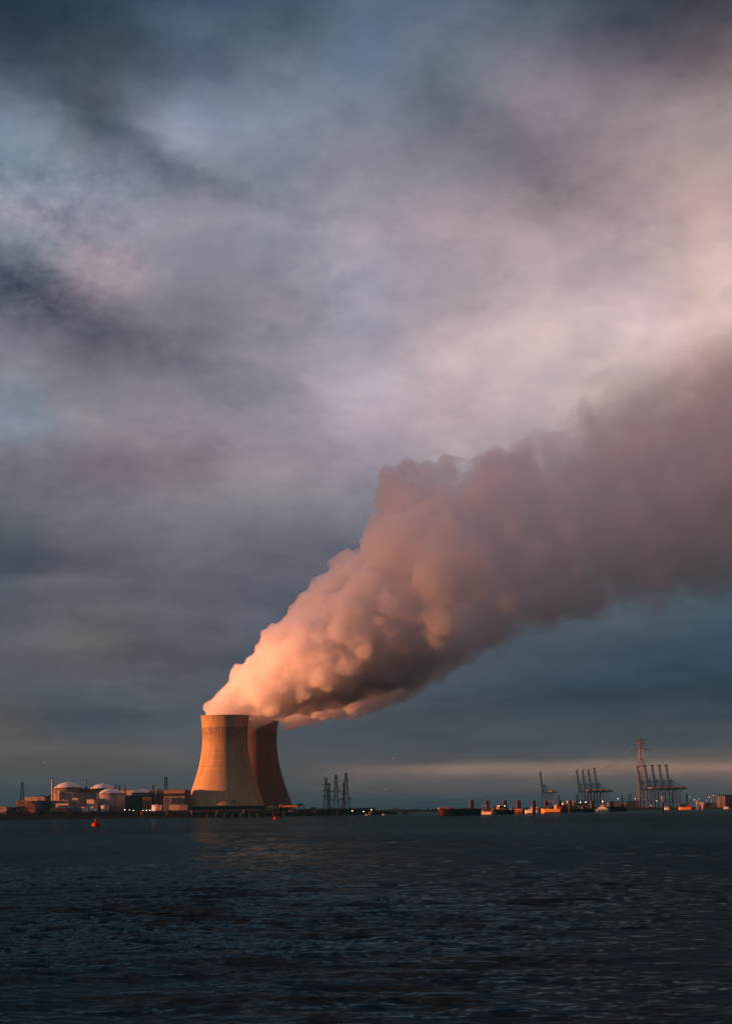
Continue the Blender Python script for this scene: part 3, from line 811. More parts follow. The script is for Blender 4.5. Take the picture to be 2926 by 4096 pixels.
block(z1, 1088, 1320, 748, 3004, 10, C_['grey_paint'], 'long grey flat shed right of the low black shed', R(-2), wins=((.05, .5, .5, .8, 3, 1, .7, .6),))
# turbine hall
block(z2, 105, 942, 404, 3190, 40, C_['pale_cladding'], 'very long pale turbine hall behind the domes, sunlit along its top', R(-7), band=(.60, .70))
block(z2, 940, 1104, 402, 3075, 40, C_['brown_cladding'], 'brown block joining the long turbine hall and the striped hall', R(-3), band=(.64, .76))
rt, w_, h_ = block(z2, 1100, 1403, 397, 2992, 42, C_['beige_concrete'], 'big beige hall with a dark stripe left of the cooling towers', R(-3), band=(.74, .86),
      wins=((.30, .5, .50, .62, 1, 1, .5, .7), (.32, .5, .30, .42, 1, 2, .9, .35)), doors=((.15, 6, 8),))
MB().box(0, M_(44 * .2771, 2992), 1, 38, -1, h_ - .3).build('wall', C_['brown_cladding'], rt, (w_ / 2 + .01, 0, 0))
block(z2, 1112, 1182, 515, 2986, 5, C_['grey_paint'], 'narrow grey block at the left foot of the striped hall', R(3))
block(z2, 1178, 1330, 612, 2984, 6, C_['pale_cladding'], 'low pale annex at the foot of the striped hall', R(-3), doors=((.35, 3, 3.5), (.75, 3, 3)))
block(z2, 1326, 1440, 612, 2983, 7, C_['beige_concrete'], 'low beige annex touching the nearer cooling tower', R(0), doors=((.4, 3, 3),))
block(z2, 1040, 1078, 512, 3070, 14, C_['brown_cladding'], 'narrow brown tower block right of the dark machine hall', R(-4))
block(z2, 556, 800, 478, 3072, 34, C_['dark_cladding'], 'dark block right of the great drum', R(8), wins=((.1, .9, .2, .3, 5, 1, .4, .5),))
block(z2, 790, 922, 506, 3052, 30, C_['brown_cladding'], 'brown block with pipes under the rightmost dome', R(2), wins=((.3, .8, .72, .8, 3, 1, .6, .5),))
block(z2, 820, 1040, 436, 3066, 20, C_['dark_cladding'], 'dark plant block on top right of the rightmost dome', R(5))

def drum(zf, xa, xb, ytop, dome_top, D, m, label, ax=None, band=False, dome_span=None):
    """reactor building: cylinder, ring beam and shallow dome"""
    pa, pt = zf(xa, ytop); pb, _ = zf(xb, ytop); _, pd = zf(0, dome_top)
    r = (X(pb, D) - X(pa, D)) / 2; h = Z((pa + pb) / 2, pt, D) - GROUND; dh = Z((pa + pb) / 2, pd, D) - GROUND - h
    root = empty('reactor_building', ((X(pa, D) + X(pb, D)) / 2, D, GROUND), 0, label, 'reactor building', 'domed reactor buildings')
    MB().lathe([(r, -1), (r, h)], 64).build('wall', m, root)
    rd = r * (dome_span or .96)
    MB().lathe([(r + .5, h + .004), (r + .5, h + 1.2), (rd, h + 1.2)], 64).build('ring_beam', C_['brown_cladding'], root)
    prof = []
    Rr = (rd * rd + dh * dh) / (2 * dh)
    for i in range(17):
        a = i / 16. * math.asin(min(1, rd / Rr)); prof.append((max(.02, Rr * sin(math.asin(min(1, rd / Rr)) - a)), h + 1.2 + Rr * cos(math.asin(min(1, rd / Rr)) - a) - (Rr - dh)))
    MB().lathe(prof, 64).build('dome', C_['dome_white'], root)
    MB().lathe([(.9, h + dh + .9), (.9, h + dh + 1.6), (.3, h + dh + 1.8)], 12).build('vent_cap', C_['dome_white'], root)
    return root
drum(z1, 868, 1334, 420, 330, 3098, C_['brown_cladding'], 'leftmost domed reactor building rising behind the sunlit blocks')
drum(z2, 30, 392, 384, 316, 3150, C_['brown_cladding'], 'second domed reactor building from the left, partly behind the great drum')
drum(z2, 104, 562, 458, 384, 3078, C_['beige_concrete'], 'large round concrete reactor drum with a white dome, left of centre of the plant', dome_span=.80)
drum(z2, 640, 918, 448, 389, 3112, C_['brown_cladding'], 'rightmost domed reactor building, low behind the dark blocks')

def tank(zf, xa, xb, ytop, D, m, label, cone=True):
    root, w, h = place(zf, xa, xb, ytop, D, 0, name='storage_tank', label=label, cat='tank', group='storage tanks along the bank')
    r = w / 2; root.location.y += r
    MB().lathe([(r, -1), (r, h)], 32).build('shell', m, root)
    MB().lathe([(r + .2, h + .004), (r + .2, h + .5), (.4, h + (1.8 if cone else .9)), (.4, h + 2.3)], 32).build('roof', m, root)
    s = MB(); rr = r + .25
    s.path([(rr * sin(a * .12 - .6), -rr * cos(a * .12 - .6), h * a / 12) for a in range(13)], .16)
    s.build('stair', C_['steel_dark'], root)
tank(z1, 1306, 1416, 735, 3008, C_['white_paint'], 'squat pale storage tank on the bank, leftmost of the four tanks')
tank(z1, 1450, 1560, 732, 3010, C_['white_paint'], 'pale storage tank on the bank below the pale cube building')
tank(z2, 186, 300, 628, 3008, C_['pale_cladding'], 'conical roofed sunlit tank in front of the great round drum')
tank(z2, 920, 1066, 618, 3012, C_['white_paint'], 'widest white storage tank, in front of the dark machine hall', cone=False)

def chimney(zf, xc, w, ytop, D, m, label, base_y=None):
    p, pt = zf(xc, ytop); h = Z(p, pt, D) - GROUND
    k = {id(z1): .2463, id(z2): .2771}[id(zf)]; r = M_(w * k, D) / 2
    root = empty('chimney', (X(p, D), D, GROUND), 0, label, 'chimney', 'chimneys of the power station')
    MB().lathe([(r * 1.1, -1), (r, h)], 20).build('shaft', m, root)
    MB().lathe([(r + .35, h + .004), (r + .35, h + 1.2), (r * .7, h + 1.2)], 20).build('cap', C_['steel_dark'], root)
    for q in (.55, .8, .93):
        MB().lathe([(r + .05, h * q), (r + .9, h * q), (r + .9, h * q + .5), (r + .05, h * q + .5)], 20).build('platform', C_['steel_dark'], root)
    MB().bar((r + .5, -.4, 0), (r + .5, -.4, h * .96), .22).build('ladder', C_['steel_dark'], root)
chimney(z1, 846, 27, 270, 3046, C_['steel_white'], 'tallest chimney, sunlit, left of the leftmost dome')
chimney(z1, 1394, 20, 297, 3120, C_['grey_paint'], 'grey chimney between the first and second domes')
chimney(z2, 397, 9, 330, 3100, C_['pylon_red'], 'thin reddish chimney rising before the great drum dome')
chimney(z2, 416, 15, 322, 3104, C_['steel_white'], 'sunlit chimney directly right of the thin reddish one')
chimney(z2, 461, 15, 332, 3130, C_['steel_dark'], 'black chimney behind the right side of the great drum dome')
chimney(z2, 539, 15, 326, 3082, C_['crane_red'], 'red sunlit chimney between the great drum and the rightmost dome')
chimney(z2, 985, 10, 338, 3064, C_['steel_white'], 'thin white chimney right of the rightmost dome')

def mast(zf, xc, ytop, D, label, th=.55, base=GROUND, m='steel_dark'):
    p, pt = zf(xc, ytop); h = Z(p, pt, D) - base
    root = empty('lattice_mast', (X(p, D), D, base), 0, label, 'mast', 'thin masts of the power station')
    b = MB(); w = th * 1.6; n = int(h / (w * 2.2))
    for s in ((-w, -w), (w, -w), (0, w)): b.bar((s[0], s[1], -.5), (s[0] * .5, s[1] * .5, h * .86), .17)
    for i in range(n):
        q0 = i / n; q1 = (i + 1) / n; a = w * (1 - .5 * q0); c = w * (1 - .5 * q1)
        b.bar((-a, -a, h * .86 * q0), (c, -c, h * .86 * q1), .1)
    b.build('frame', C_[m], root)
    MB().bar((0, 0, h * .84), (0, 0, h), .14).build('antenna', C_[m], root)
mast(z1, 912, 282, 3050, 'thin dark mast just right of the tallest chimney')
mast(z1, 1503, 307, 3060, 'thin dark mast in front of the second dome')
mast(z2, 398, 430, 3042, 'dark pipe mast on the front of the great drum', .7)
mast(z2, 981, 430, 3040, 'dark mast with cabins before the thin white chimney', .9)

# ------------------------------------------------------------------ lamps
def lamp(px, py, D, base, label, m='lamp_warm', r=.6, group='floodlights lit in the dusk', arm=1.2):
    h = Z(px, py, D) - base
    root = empty('floodlight', (X(px, D, py), D, base), 0, label, 'lamp', group)
    MB().bar((0, 0, -.5), (0, 0, h), .16, 6, .09).build('pole', C_['steel_dark'], root)
    MB().bar((0, 0, h - .1), (0, -arm, h + .1), .09).build('arm', C_['steel_dark'], root)
    MB().lathe([(r * .25, h - .25), (r, h - .1), (r, h + .25), (r * .3, h + .45)], 10, 0, -arm).build('lamp_head', C_[m], root)
for i, (x, y, mm, r, lb) in enumerate([(538, 684, 'lamp_white', .75, 'white lamp at the foot of the great drum, leftmost of the lamps there'), (610, 684, 'lamp_warm', .45, 'faint small lamp between the white and the green one'),
        (663, 692, 'lamp_green', .65, 'green lamp at the foot of the dark block'), (801, 692, 'lamp_white', .8, 'bright white lamp right of the green one'),
        (855, 692, 'lamp_white', .7, 'middle white lamp of three left of the widest white tank'), (904, 692, 'lamp_white', .75, 'white lamp right beside the widest white tank')]):
    p, q = z2(x, y); lamp(p, q, 2992, 7.0, lb, mm, r * .7, 'lamps lit at the foot of the plant', .6)

# ================================================================== LATTICE PYLONS
def pylon(px, ytop, D, base, bw, prof, arms, m, label, br=.36, bands=None, cat='pylon', group='lattice pylons', ins=True, rz=.35):
    """prof: (height fraction, half width in m) ; arms: (height fraction, half length, tip drop, depth)"""
    H = Z(px, ytop, D) - base
    root = empty('lattice_pylon', (X(px, D, ytop), D, base), rz, label, cat, group)
    def hw(q):
        for (a, wa), (b, wb) in zip(prof, prof[1:]):
            if a <= q <= b: return wa + (wb - wa) * (q - a) / (b - a)
        return prof[-1][1]
    levels = [0.]
    while levels[-1] < 1:
        levels.append(levels[-1] + max(2.6 * hw(levels[-1]), 3.2) / H)
    levels[-1] = 1.
    def seg(q0, q1, name, mm):
        b = MB()
        ls = sorted(set([q0] + [q for q in levels if q0 < q < q1] + [q1]))
        for a, c in zip(ls, ls[1:]):
            wa, wc = hw(a), hw(c); ca = [(-wa, -wa), (wa, -wa), (wa, wa), (-wa, wa)]; cc = [(-wc, -wc), (wc, -wc), (wc, wc), (-wc, wc)]
            for k in range(4):
                n = (k + 1) % 4
                b.bar((*ca[k], a * H), (*cc[k], c * H), br * 1.25)
                b.bar((*ca[k], a * H), (*cc[n], c * H), br * .5); b.bar((*ca[n], a * H), (*cc[k], c * H), br * .5)
                b.bar((*cc[k], c * H), (*cc[n], c * H), br * .7)
        b.build(name, mm, root)
    if bands:
        for q0, q1, mm in bands: seg(q0, q1, 'mast_section', C_[mm])
    else: seg(0, 1, 'mast', m)
    for arm in arms:
        q, L, drop, dep = arm[:4]; am = C_[arm[4]] if len(arm) > 4 else m; up = arm[5] if len(arm) > 5 else 0
        b = MB(); w0 = hw(q); z = q * H
        for s in (-1, 1):
            tip = (s * L, 0, z + up - drop)
            for yy in (-w0, w0):
                b.bar((s * w0, yy, z), tip, br * .8); b.bar((s * w0, yy, z - dep), tip, br * .8)
            for k in range(1, 5):
                u = k / 5.; xx = s * (w0 + (L - w0) * u); b.bar((xx, 0, z * 1 + (up - drop) * u), (xx, 0, z - dep * (1 - u) + (up - drop) * u), br * .6)
                x2 = s * (w0 + (L - w0) * (u - .2)); b.bar((x2, 0, z - dep * (1.2 - u) + (up - drop) * (u - .2)), (xx, 0, z + (up - drop) * u), br * .6)
        b.build('crossarm', am, root)
        if ins and (len(arm) < 7 or arm[6]):
            il = arm[6] if len(arm) > 6 else 3.
            for s in (-1, 1):
                for f_ in ((1,) if len(arm) < 8 else arm[7]):
                    MB().lathe([(.12, 0), (.45, -.3), (.45, -il + .3), (.12, -il)], 8).build('insulator', C_['steel_dark'], root, (s * (w0 + (L - w0) * f_), 0, z + (up - drop) * f_ - (dep * (1 - f_)) - br))
    return root
pg = C_['pylon_grey']
mz = .3079 * 3400 / F
def col_prof(base, mid, qm, top): return [(0, base), (qm, mid), (1, top)]
p1_ = pylon(1303, 3112, 3400, GROUND, 0, [(0, 6.2), (.45, 2.6), (.8, 1.6), (1, 1.3)], [(1., 5.2, 0, .8), (.835, 8.2, 1.6, 2.0), (.66, 8.2, 1.6, 2.2), (.49, 8.6, 1.4, 2.4)], pg, 'pylon with three drooping crossarms, leftmost of the cluster right of the cooling towers')
p2_ = pylon(1315, 3131, 3620, GROUND, 0, [(0, 4.6), (.45, 1.6), (1, .8)], [(.97, 3.8, 1.5, 1.2), (.74, 5.4, 1.5, 1.5), (.55, 5.6, 1.5, 1.5)], pg, 'slim pylon just behind the leftmost one of the cluster')
p3_ = pylon(1343, 3100, 3420, GROUND, 0, [(0, 8.6), (.33, 3.8), (.8, 1.9), (1, 1.5)], [(1., 2.4, 0, .8), (.575, 15.5, 0, 2.6), (.345, 16.5, 0, 3.0), (.81, 4.6, 0, .8), (.66, 4.6, 0, .8)], pg, 'middle pylon of the cluster with two long truss crossarms')
p4_ = pylon(1383, 3092, 3380, GROUND, 0, [(0, 8.8), (.35, 3.8), (.8, 1.9), (1, 1.5)], [(1., 2.4, 0, .8), (.345, 11.0, 0, 2.6), (.835, 5.0, 0, .8), (.60, 5.0, 0, .8)], pg, 'tallest and rightmost pylon of the cluster')
p5_ = pylon(1374, 3129, 3600, GROUND, 0, [(0, 5.2), (.45, 1.8), (1, .8)], [(.96, 3.2, 0, .9), (.62, 7.8, 0, 1.8)], pg, 'slim pylon behind the rightmost one of the cluster')
p6_ = pylon(90, 3130, 3600, GROUND, 0, [(0, 4.4), (.5, 2.9), (1, 1.7)], [(1., 2.4, 0, .7), (.64, 4.6, 0, .9), (.50, 5.0, 0, 1.0)], pg, 'lone pylon behind the brick office block at the far left')
p7_ = pylon(664, 3108, 3480, GROUND, 0, [(0, 4.6), (.5, 2.9), (1, 1.9)], [(1., 2.6, 0, .7), (.60, 6.0, .6, 1.2), (.40, 9, .8, 1.4)], pg, 'dark pylon behind the striped hall near the cooling towers')
p8_ = pylon(615, 3142, 4200, GROUND, 0, [(0, 6), (.6, 2.7), (1, 2.0)], [(1., 3.4, 0, 1.)], pg, 'small distant pylon behind the turbine hall')
# the tall red and white river-crossing pylon
mzz = .2931 * 4900 / F
rw = pylon(2559, 2958, 4900, 5, 0, [(0, 15.5), (.28, 10.5), (.62, 7.0), (.78, 6.2), (.90, 4.2), (1, 2.6)],
           [(.985, 22, 0, 2.2, 'pylon_red', 5.5, 0), (.952, 17.5, 2.4, 3.2, 'pylon_white', 0, 6.), (.872, 24.5, 3.0, 3.6, 'pylon_red', 0, 7., (1, .42))], C_['pylon_red'],
           'very tall red and white banded pylon among the port cranes', br=.46, group=None, rz=.1,
           bands=[(0, .14, 'pylon_pale'), (.14, .30, 'pylon_pale'), (.30, .46, 'pylon_pale'), (.46, .60, 'pylon_white'), (.60, .715, 'pylon_red'), (.715, .86, 'pylon_white'), (.86, 1., 'pylon_red')])
# small distant pylons among the port
far_p = []
for px, yt, D, lb in [(2306, 3176, 6400, 'faint pylon behind the group of four cranes, left side'), (2234, 3181, 6600, 'faint pylon right behind the lone port crane'), (2517, 3176, 6300, 'distant pylon left of the five port cranes'),
                      (2486, 3184, 6600, 'faint pylon left of another, near the harbour floodlight'), (2744, 3173, 6000, 'distant pylon right of the five port cranes'), (1581, 3230, 6900, 'tiny far pylon above the far wood')]:
    pylon(px, yt, D, 5, 0, [(0, 5), (.5, 2.4), (1, 1.2)], [(.95, 7, 0, 1.6), (.75, 9, 0, 1.6), (.58, 8, 0, 1.6)], pg, lb, br=.4, ins=False, group='distant pylons in the port')

# ------------------------------------------------------------------ overhead lines
def wire(a, b, sag, label, r=.16):
    a = Vector(a); b = Vector(b); mb = MB(); pts = []
    for i in range(17):
        u = i / 16.; p = a.lerp(b, u); p.z -= 4 * sag * u * (1 - u); pts.append(tuple(p))
    mb.path(pts, r, 4)
    tag(mb.build('power_line', C_['wire']), label, 'power line', 'overhead power lines')
WIRES = [(P(-60, 3137, 3600), P(86, 3142, 3600), 1, 'upper wire from the left edge to the lone pylon'), (P(94, 3142, 3600), P(660, 3122, 3480), 12, 'upper wire sagging from the lone pylon over the reactors'),
         (P(-60, 3160, 3600), P(86, 3165, 3600), 1, 'lower wire from the left edge to the lone pylon'), (P(94, 3151, 3600), P(300, 3172, 3600), 3, 'wire falling from the lone pylon towards the first dome'),
         (P(-20, 3215, 3600), P(86, 3154, 3600), 9, 'wire rising steeply from the left edge to the lone pylon'),
         (P(345, 3165, 3500), P(660, 3132, 3480), 9, 'wire rising over the dome roofs to the dark pylon'), (P(668, 3132, 3480), P(830, 3150, 3420), 3, 'wire falling from the dark pylon behind the cooling tower'),
         (P(1060, 3140, 3420), P(1287, 3134, 3400), 7, 'top wire between the cooling towers and the pylon cluster'), (P(1070, 3164, 3420), P(1287, 3156, 3400), 6, 'middle wire between the cooling towers and the pylon cluster'),
         (P(1080, 3186, 3420), P(1287, 3176, 3400), 6, 'lowest wire between the cooling towers and the pylon cluster'), (P(1310, 3128, 3400), P(1372, 3117, 3380), 1.5, 'short wire joining the tops inside the pylon cluster'),
         (P(1390, 3130, 3380), P(2542, 2996, 4900), 78, 'upper long wire from the cluster to the tall red and white pylon'),
         (P(1395, 3165, 3380), P(2528, 3010, 4900), 70, 'middle long wire from the cluster to the tall red and white pylon'),
         (P(1396, 3190, 3380), P(2548, 3010, 4900), 52, 'lowest long wire from the cluster to the tall red and white pylon'),
         (P(2590, 2998, 4900), P(3100, 3090, 5600), 30, 'wire from the tall red and white pylon out of the right edge')]
for a, b, s, lb in WIRES: wire(a, b, s, lb)
# ================================================================== JETTY before the cooling towers
JD = 2884.
def jetty():
    xa, xb = X(535, JD), X(1195, JD)
    root = empty('jetty', ((xa + xb) / 2, JD, 0), 0, 'long dark jetty on piles in front of the cooling towers', 'jetty')
    L = (xb - xa) / 2; g = lambda px: X(px, JD) - root.location.x
    MB().box(-L, g(1045), 0, 9, 8.4, 10.4).build('deck', C_['timber_dark'], root)
    MB().box(g(1045) + .01, L, 0, 9, 5.8, 7.6).build('deck', C_['timber_dark'], root)
    p = MB()
    for zz, yy in ((11.3, 1.2), (11.3, 2.6)): p.bar((-L, yy, zz), (g(1042), yy, zz), .45, 8)
    p.build('pipe', C_['rust'], root)
    r = MB()
    r.bar((-L, .2, 12.0), (g(1042), .2, 12.0), .1)
    n = 70
    for i in range(n): xx = -L + (g(1042) + L) * i / (n - 1); r.bar((xx, .2, 10.4), (xx, .2, 12.0), .1)
    r.build('railing', C_['steel_dark'], root)
    for i, zx in enumerate((428, 540, 650, 757, 860, 972, 1080, 1280, 1420)):
        px = z3(zx, 0)[0]
        MB().lathe([(1.9, -5), (1.9, 5.6 if zx < 1100 else 6.4), (1.2, 6.2 if zx < 1100 else 7)], 14).build('mooring_pile', C_['timber_dark'], root, (g(px), -3.5, 0))
    for i in range(46):
        px = 545 + i * 14.0
        MB().bar((0, 0, -5), (0, 0, 8.3 if px < 1040 else 5.7), .42, 6).build('pile', C_['timber_dark'], root, (g(px), 1.5 + (i % 2) * 6, 0))
    b = MB(); b.box(-L, g(1040), .8, 1.4, 2.2, 3.0); b.build('wale_beam', C_['timber_dark'], root)
    for zx in (567, 667, 766, 868, 973):
        m = MB()
        for s in (-1.1, 1.1):
            m.path([(s, 0, 5.5), (s, 0, 8.6), (s + .3, .2, 10.8), (s + .9, .8, 12.2)], .13)
        for k in range(6): m.bar((-1.1, 0, 5.8 + k * .6), (1.1, 0, 5.8 + k * .6), .06)
        m.build('access_ladder', C_['steel_white'], root, (g(zx), -.4, 0))
jetty()
# portal frame standing before the nearer tower
D_ = 2978.
px0 = z3(760, 0)[0]; zt = Z(px0, z3(0, 1310)[1], D_)
gf = empty('gantry_frame', (X(px0, D_), D_, 9), 0, 'dark portal frame with cabin standing before the nearer cooling tower', 'gantry')
hh = zt - 9
m = MB()
for s in (-1, 1):
    for y in (0, 5): m.bar((s * 4.6, y, 0), (s * 2.6, y, hh - 2), .38)
    m.bar((s * 4, 0, hh * .35), (s * 4, 5, hh * .35), .25); m.bar((s * 4.2, 0, hh * .3), (s * 3, 0, hh * .75), .2)
m.build('frame', C_['steel_dark'], gf)
MB().box(-3.6, 3.6, -.6, 5.6, hh - 2, hh - .9).build('top_beam', C_['steel_dark'], gf)
MB().box(-1.6, 1.2, .6, 4, hh - .89, hh + 1).build('cabin', C_['steel_dark'], gf)
# yellow loading boom right of the towers
D_ = 2930.
xa, xb = X(z3(1352, 0)[0], D_), X(z3(1586, 0)[0], D_); zb = Z(z3(1450, 0)[0], z3(0, 1392)[1], D_)
yb = empty('loading_boom', ((xa + xb) / 2, D_, 5.5), 0, 'long yellow loading boom lit by the sun on the quay right of the towers', 'loading crane')
W = (xb - xa); zl = zb - 5.5
m = MB(); m.box(-W * .34, W / 2, -1.1, 1.1, zl, zl + 2.6); m.build('boom', C_['orange_paint'], yb)
m = MB(); m.prism([(-W / 2, zl - 1.2), (-W / 2, zl + 3.6), (-W * .47, zl + 4.6), (-W * .36, zl + 4.0), (-W * .37, zl + 2.9), (-W * .46, zl + 2.4), (-W * .46, zl - 1.2)], -1.2, 1.2); m.build('boom_head', C_['yellow_paint'], yb)
m = MB()
for xx in (-W * .25, W * .12, W * .4):
    m.bar((xx - 1.6, -1, 0), (xx, 0, zl - .1), .35); m.bar((xx + 1.6, 1, 0), (xx, 0, zl - .1), .35)
m.bar((-W * .36, 0, 3), (W * .45, 0, 3), .6); m.build('support_frame', C_['steel_dark'], yb)
MB().box(W * .18, W * .34, -2, 2, 1, zl - .6).build('machinery_house', C_['dark_cladding'], yb)
c = empty('parked_car', (X(z3(1490, 0)[0], 2928), 2922, 7.2), .1, 'small white van parked on the quay below the yellow boom', 'van')
MB().prism([(-2.6, .4), (-2.6, 1.2), (-1.7, 1.5), (-.9, 2.2), (2.4, 2.2), (2.5, .4)], -.95, .95).build('body', C_['white_paint'], c)
for s in (-1.6, 1.6): MB().lathe([(.42, -1), (.42, 1)], 12).build('wheel', C_['timber_dark'], c, (s, 0, .42)).rotation_euler = (pi / 2, 0, 0)
MB().prism([(-1.5, 1.52), (-.9, 2.05), (-.2, 2.05), (-.2, 1.52)], -1., 1.).build('side_window', C_['window_glass'], c)

block(z4, 300, 370, 583, 3012, 8, C_['dark_cladding'], 'square black hut on the bank left of the pylon cluster', 0, doors=((.5, 2, 2.5),))
block(z3, 1180, 1330, 1388, 2990, 8, C_['dark_cladding'], 'low dark shed right of the cooling towers', 0, wins=((.1, .9, .55, .85, 5, 1, .4, .6),))

# ------------------------------------------------------------------ single piles and dolphins on the left side
def post(px, ytop, D, r, label, name='mooring_pile', cat='pile', m='timber_dark', group='single piles in the river'):
    h = Z(px, ytop, D)
    root = empty(name, (X(px, D), D, 0), 0, label, cat, group)
    MB().lathe([(r, -5), (r * .95, h)], 12).build('shaft', C_[m], root)
    MB().lathe([(r * 1.15, h + .004), (r * 1.15, h + .5), (r * .3, h + 1.0)], 12).build('cap', C_['steel_dark'], root)
for (zx, yt, D, r, lb) in [(645, 600, 2960, .9, 'thin pile in the water below the middle pylon'), (863, 598, 3010, .9, 'thin pile in the water right of the pylon cluster'),
                           (1287, 630, 3080, 1.3, 'dark pile beside the moored dark boats'), (1387, 628, 3100, 1.4, 'pile standing alone at the end of the bank')]:
    p, q = z4(zx, yt); post(p, q, D, r, lb)
def dolphin(zf, xa, xb, ytop, D, label, n=4):
    pa, q = zf(xa, ytop); pb, _ = zf(xb, ytop); x0, x1 = X(pa, D), X(pb, D); h = Z(pa, q, D)
    root = empty('mooring_dolphin', ((x0 + x1) / 2, D, 0), 0, label, 'mooring dolphin', 'sheet pile dolphins in the river')
    w = x1 - x0
    for i in range(n):
        MB().bar((0, 0, -5), (0, 0, h - .8), w / n * .52, 8).build('pile', C_['timber_dark'], root, (-w / 2 + w * (i + .5) / n, 1.6 * (i % 2), 0))
    MB().box(-w / 2 - .2, w / 2 + .2, -1.6, 3.4, h - .79, h).build('cap_beam', C_['dark_cladding'], root)
dolphin(z4, 225, 268, 655, 2890, 'broad black dolphin left of another near the bank', 3)
dolphin(z4, 272, 328, 650, 2895, 'black dolphin in the middle of three near the bank', 3)
dolphin(z4, 338, 390, 655, 2900, 'rightmost of three black dolphins close together near the bank', 3)
dolphin(z4, 1480, 1560, 626, 2990, 'square sheet pile dolphin alone left of the cone beacon', 6)

# ------------------------------------------------------------------ buoys
def buoy(px, ybot, ytop, wpx, D, label, kind):
    root = empty('red_buoy', (X(px, D, ybot), D, 0), 0, label, 'buoy', 'red navigation buoys')
    w = M_(wpx, D) / 2; h = M_(ybot - ytop, D)
    rm = C_['red_paint']
    MB().lathe([(w * .9, -.6), (w, .1), (w, h * .20), (w * .93, h * .25), (w * .97, h * .27), (w * .9, h * .33), (w * .66, h * .43), (w * .30, h * .47)], 32).build('float', rm, root)
    if kind == 'fat':
        b = MB()
        for k in range(4): a = k * pi / 2 + .4; b.bar((w * .34 * cos(a), w * .34 * sin(a), h * .40), (w * .2 * cos(a), w * .2 * sin(a), h * .62), .07)
        b.build('cage', rm, root)
        MB().lathe([(.05, h * .54), (w * .3, h * .60), (w * .34, h * .70), (w * .27, h * .80), (w * .15, h * .86), (w * .15, h * .93), (.03, h)], 20).build('topmark', rm, root)
    else:
        MB().lathe([(w * .3, h * .46), (w * .2, h * .8), (.03, h)], 14, -w * .25).build('topmark', rm, root)
    MB().lathe([(w * .10, h * .99), (w * .10, h * 1.04), (.01, h * 1.06)], 8, 0 if kind == 'fat' else -w * .25).build('lantern', C_['steel_dark'], root)
buoy(385, 3303.5, 3271, 33.5, 1030, 'larger red buoy in the water below the reactors at left', 'fat')
buoy(1102, 3277, 3260, 18, 1670, 'smaller red buoy in front of the farther cooling tower', 'slim')
# ------------------------------------------------------------------ beacons
D_ = 2990.; px0 = z5(245, 0)[0]; h = Z(px0, z5(0, 935)[1], D_)
bc = empty('beacon', (X(px0, D_), D_, 0), 0, 'slender black beacon with a cone topmark left of the first barge', 'beacon')
MB().bar((0, 0, -4), (0, 0, h * .74), .5, 8, .32).build('post', C_['timber_dark'], bc)
MB().lathe([(2.7, h * .68), (2.2, h * .76), (1.2, h * .93), (1.1, h)], 16).build('topmark', C_['timber_dark'], bc)
D_ = 2135.; px0 = z7(685, 0)[0]; h = Z(px0, z7(0, 968)[1], D_); k = .2931 * D_ / F
bc = empty('beacon', (X(px0, D_), D_, 0), 0, 'tall beacon with thick black base and lit lantern before the five cranes', 'beacon')
MB().lathe([(1.28, -5), (1.28, 9), (1.2, 12.2), (.7, 12.9)], 16).build('base', C_['timber_dark'], bc)
m = MB()
for s in (-1, 1):
    for y in (-1, 1): m.bar((s * .6 - .2, y * .5, 12.8), (s * .35 - 1.0, y * .35, h - 3.4), .13)
for i in range(5): m.bar((-.8, -.5, 13 + i), (.2, .5, 13.8 + i), .09)
m.build('lattice', C_['orange_paint'], bc)
MB().lathe([(1.1, h - 3.4), (1.1, h - 3.0), (.5, h - 2.9), (.5, h - 1.8), (1.0, h - 1.7), (1.0, h - 1.4), (.45, h - 1.3), (.35, h - .4), (.05, h)], 14, -1.0).build('lantern', C_['white_paint'], bc)
# ------------------------------------------------------------------ birds
def bird(px, py, D, span, label, up):
    p = P(px, py, D)
    mb = MB()
    body = [[(r * .6 * cos(a), y, r * sin(a)) for a in [2 * pi * k / 8 for k in range(8)]] for y, r in ((-.30, .01), (-.24, .05), (-.1, .09), (.08, .08), (.24, .03), (.32, .05))]
    mb.loft(body, True, True)
    s = span / 2
    for sg in (-1, 1):
        a = [(sg * .04, -.12, .03), (sg * .04, .12, .03), (sg * s * .5, .09, .03 + up * s * .5), (sg * s * .5, -.16, .03 + up * s * .5), (sg * s, .06, .03 + up * s * .3), (sg * s * .95, -.02, .03 + up * s * .3)]
        v = a + [(x, y, z - .02) for x, y, z in a]
        mb.add(v, [(0, 1, 2, 3), (3, 2, 4, 5), (9, 8, 7, 6), (11, 10, 8, 9), (0, 3, 9, 6), (3, 5, 11, 9), (5, 4, 10, 11), (4, 2, 8, 10), (2, 1, 7, 8), (1, 0, 6, 7)])
    o = mb.build('bird', C_['bird_white'], None, p); o.rotation_euler = (0, 0, .9)
    tag(o, label, 'bird', 'gulls in the sky')
bird(180, 3051, 1150, 1.2, 'pale gull high above the brick office block at left', .7)
bird(1571, 3033, 1150, 1.2, 'pale gull in the sky right of the steam, the higher of two in the middle', .8)
bird(1540, 3158, 1100, 1.1, 'pale gull lower down above the end of the bank', .6)

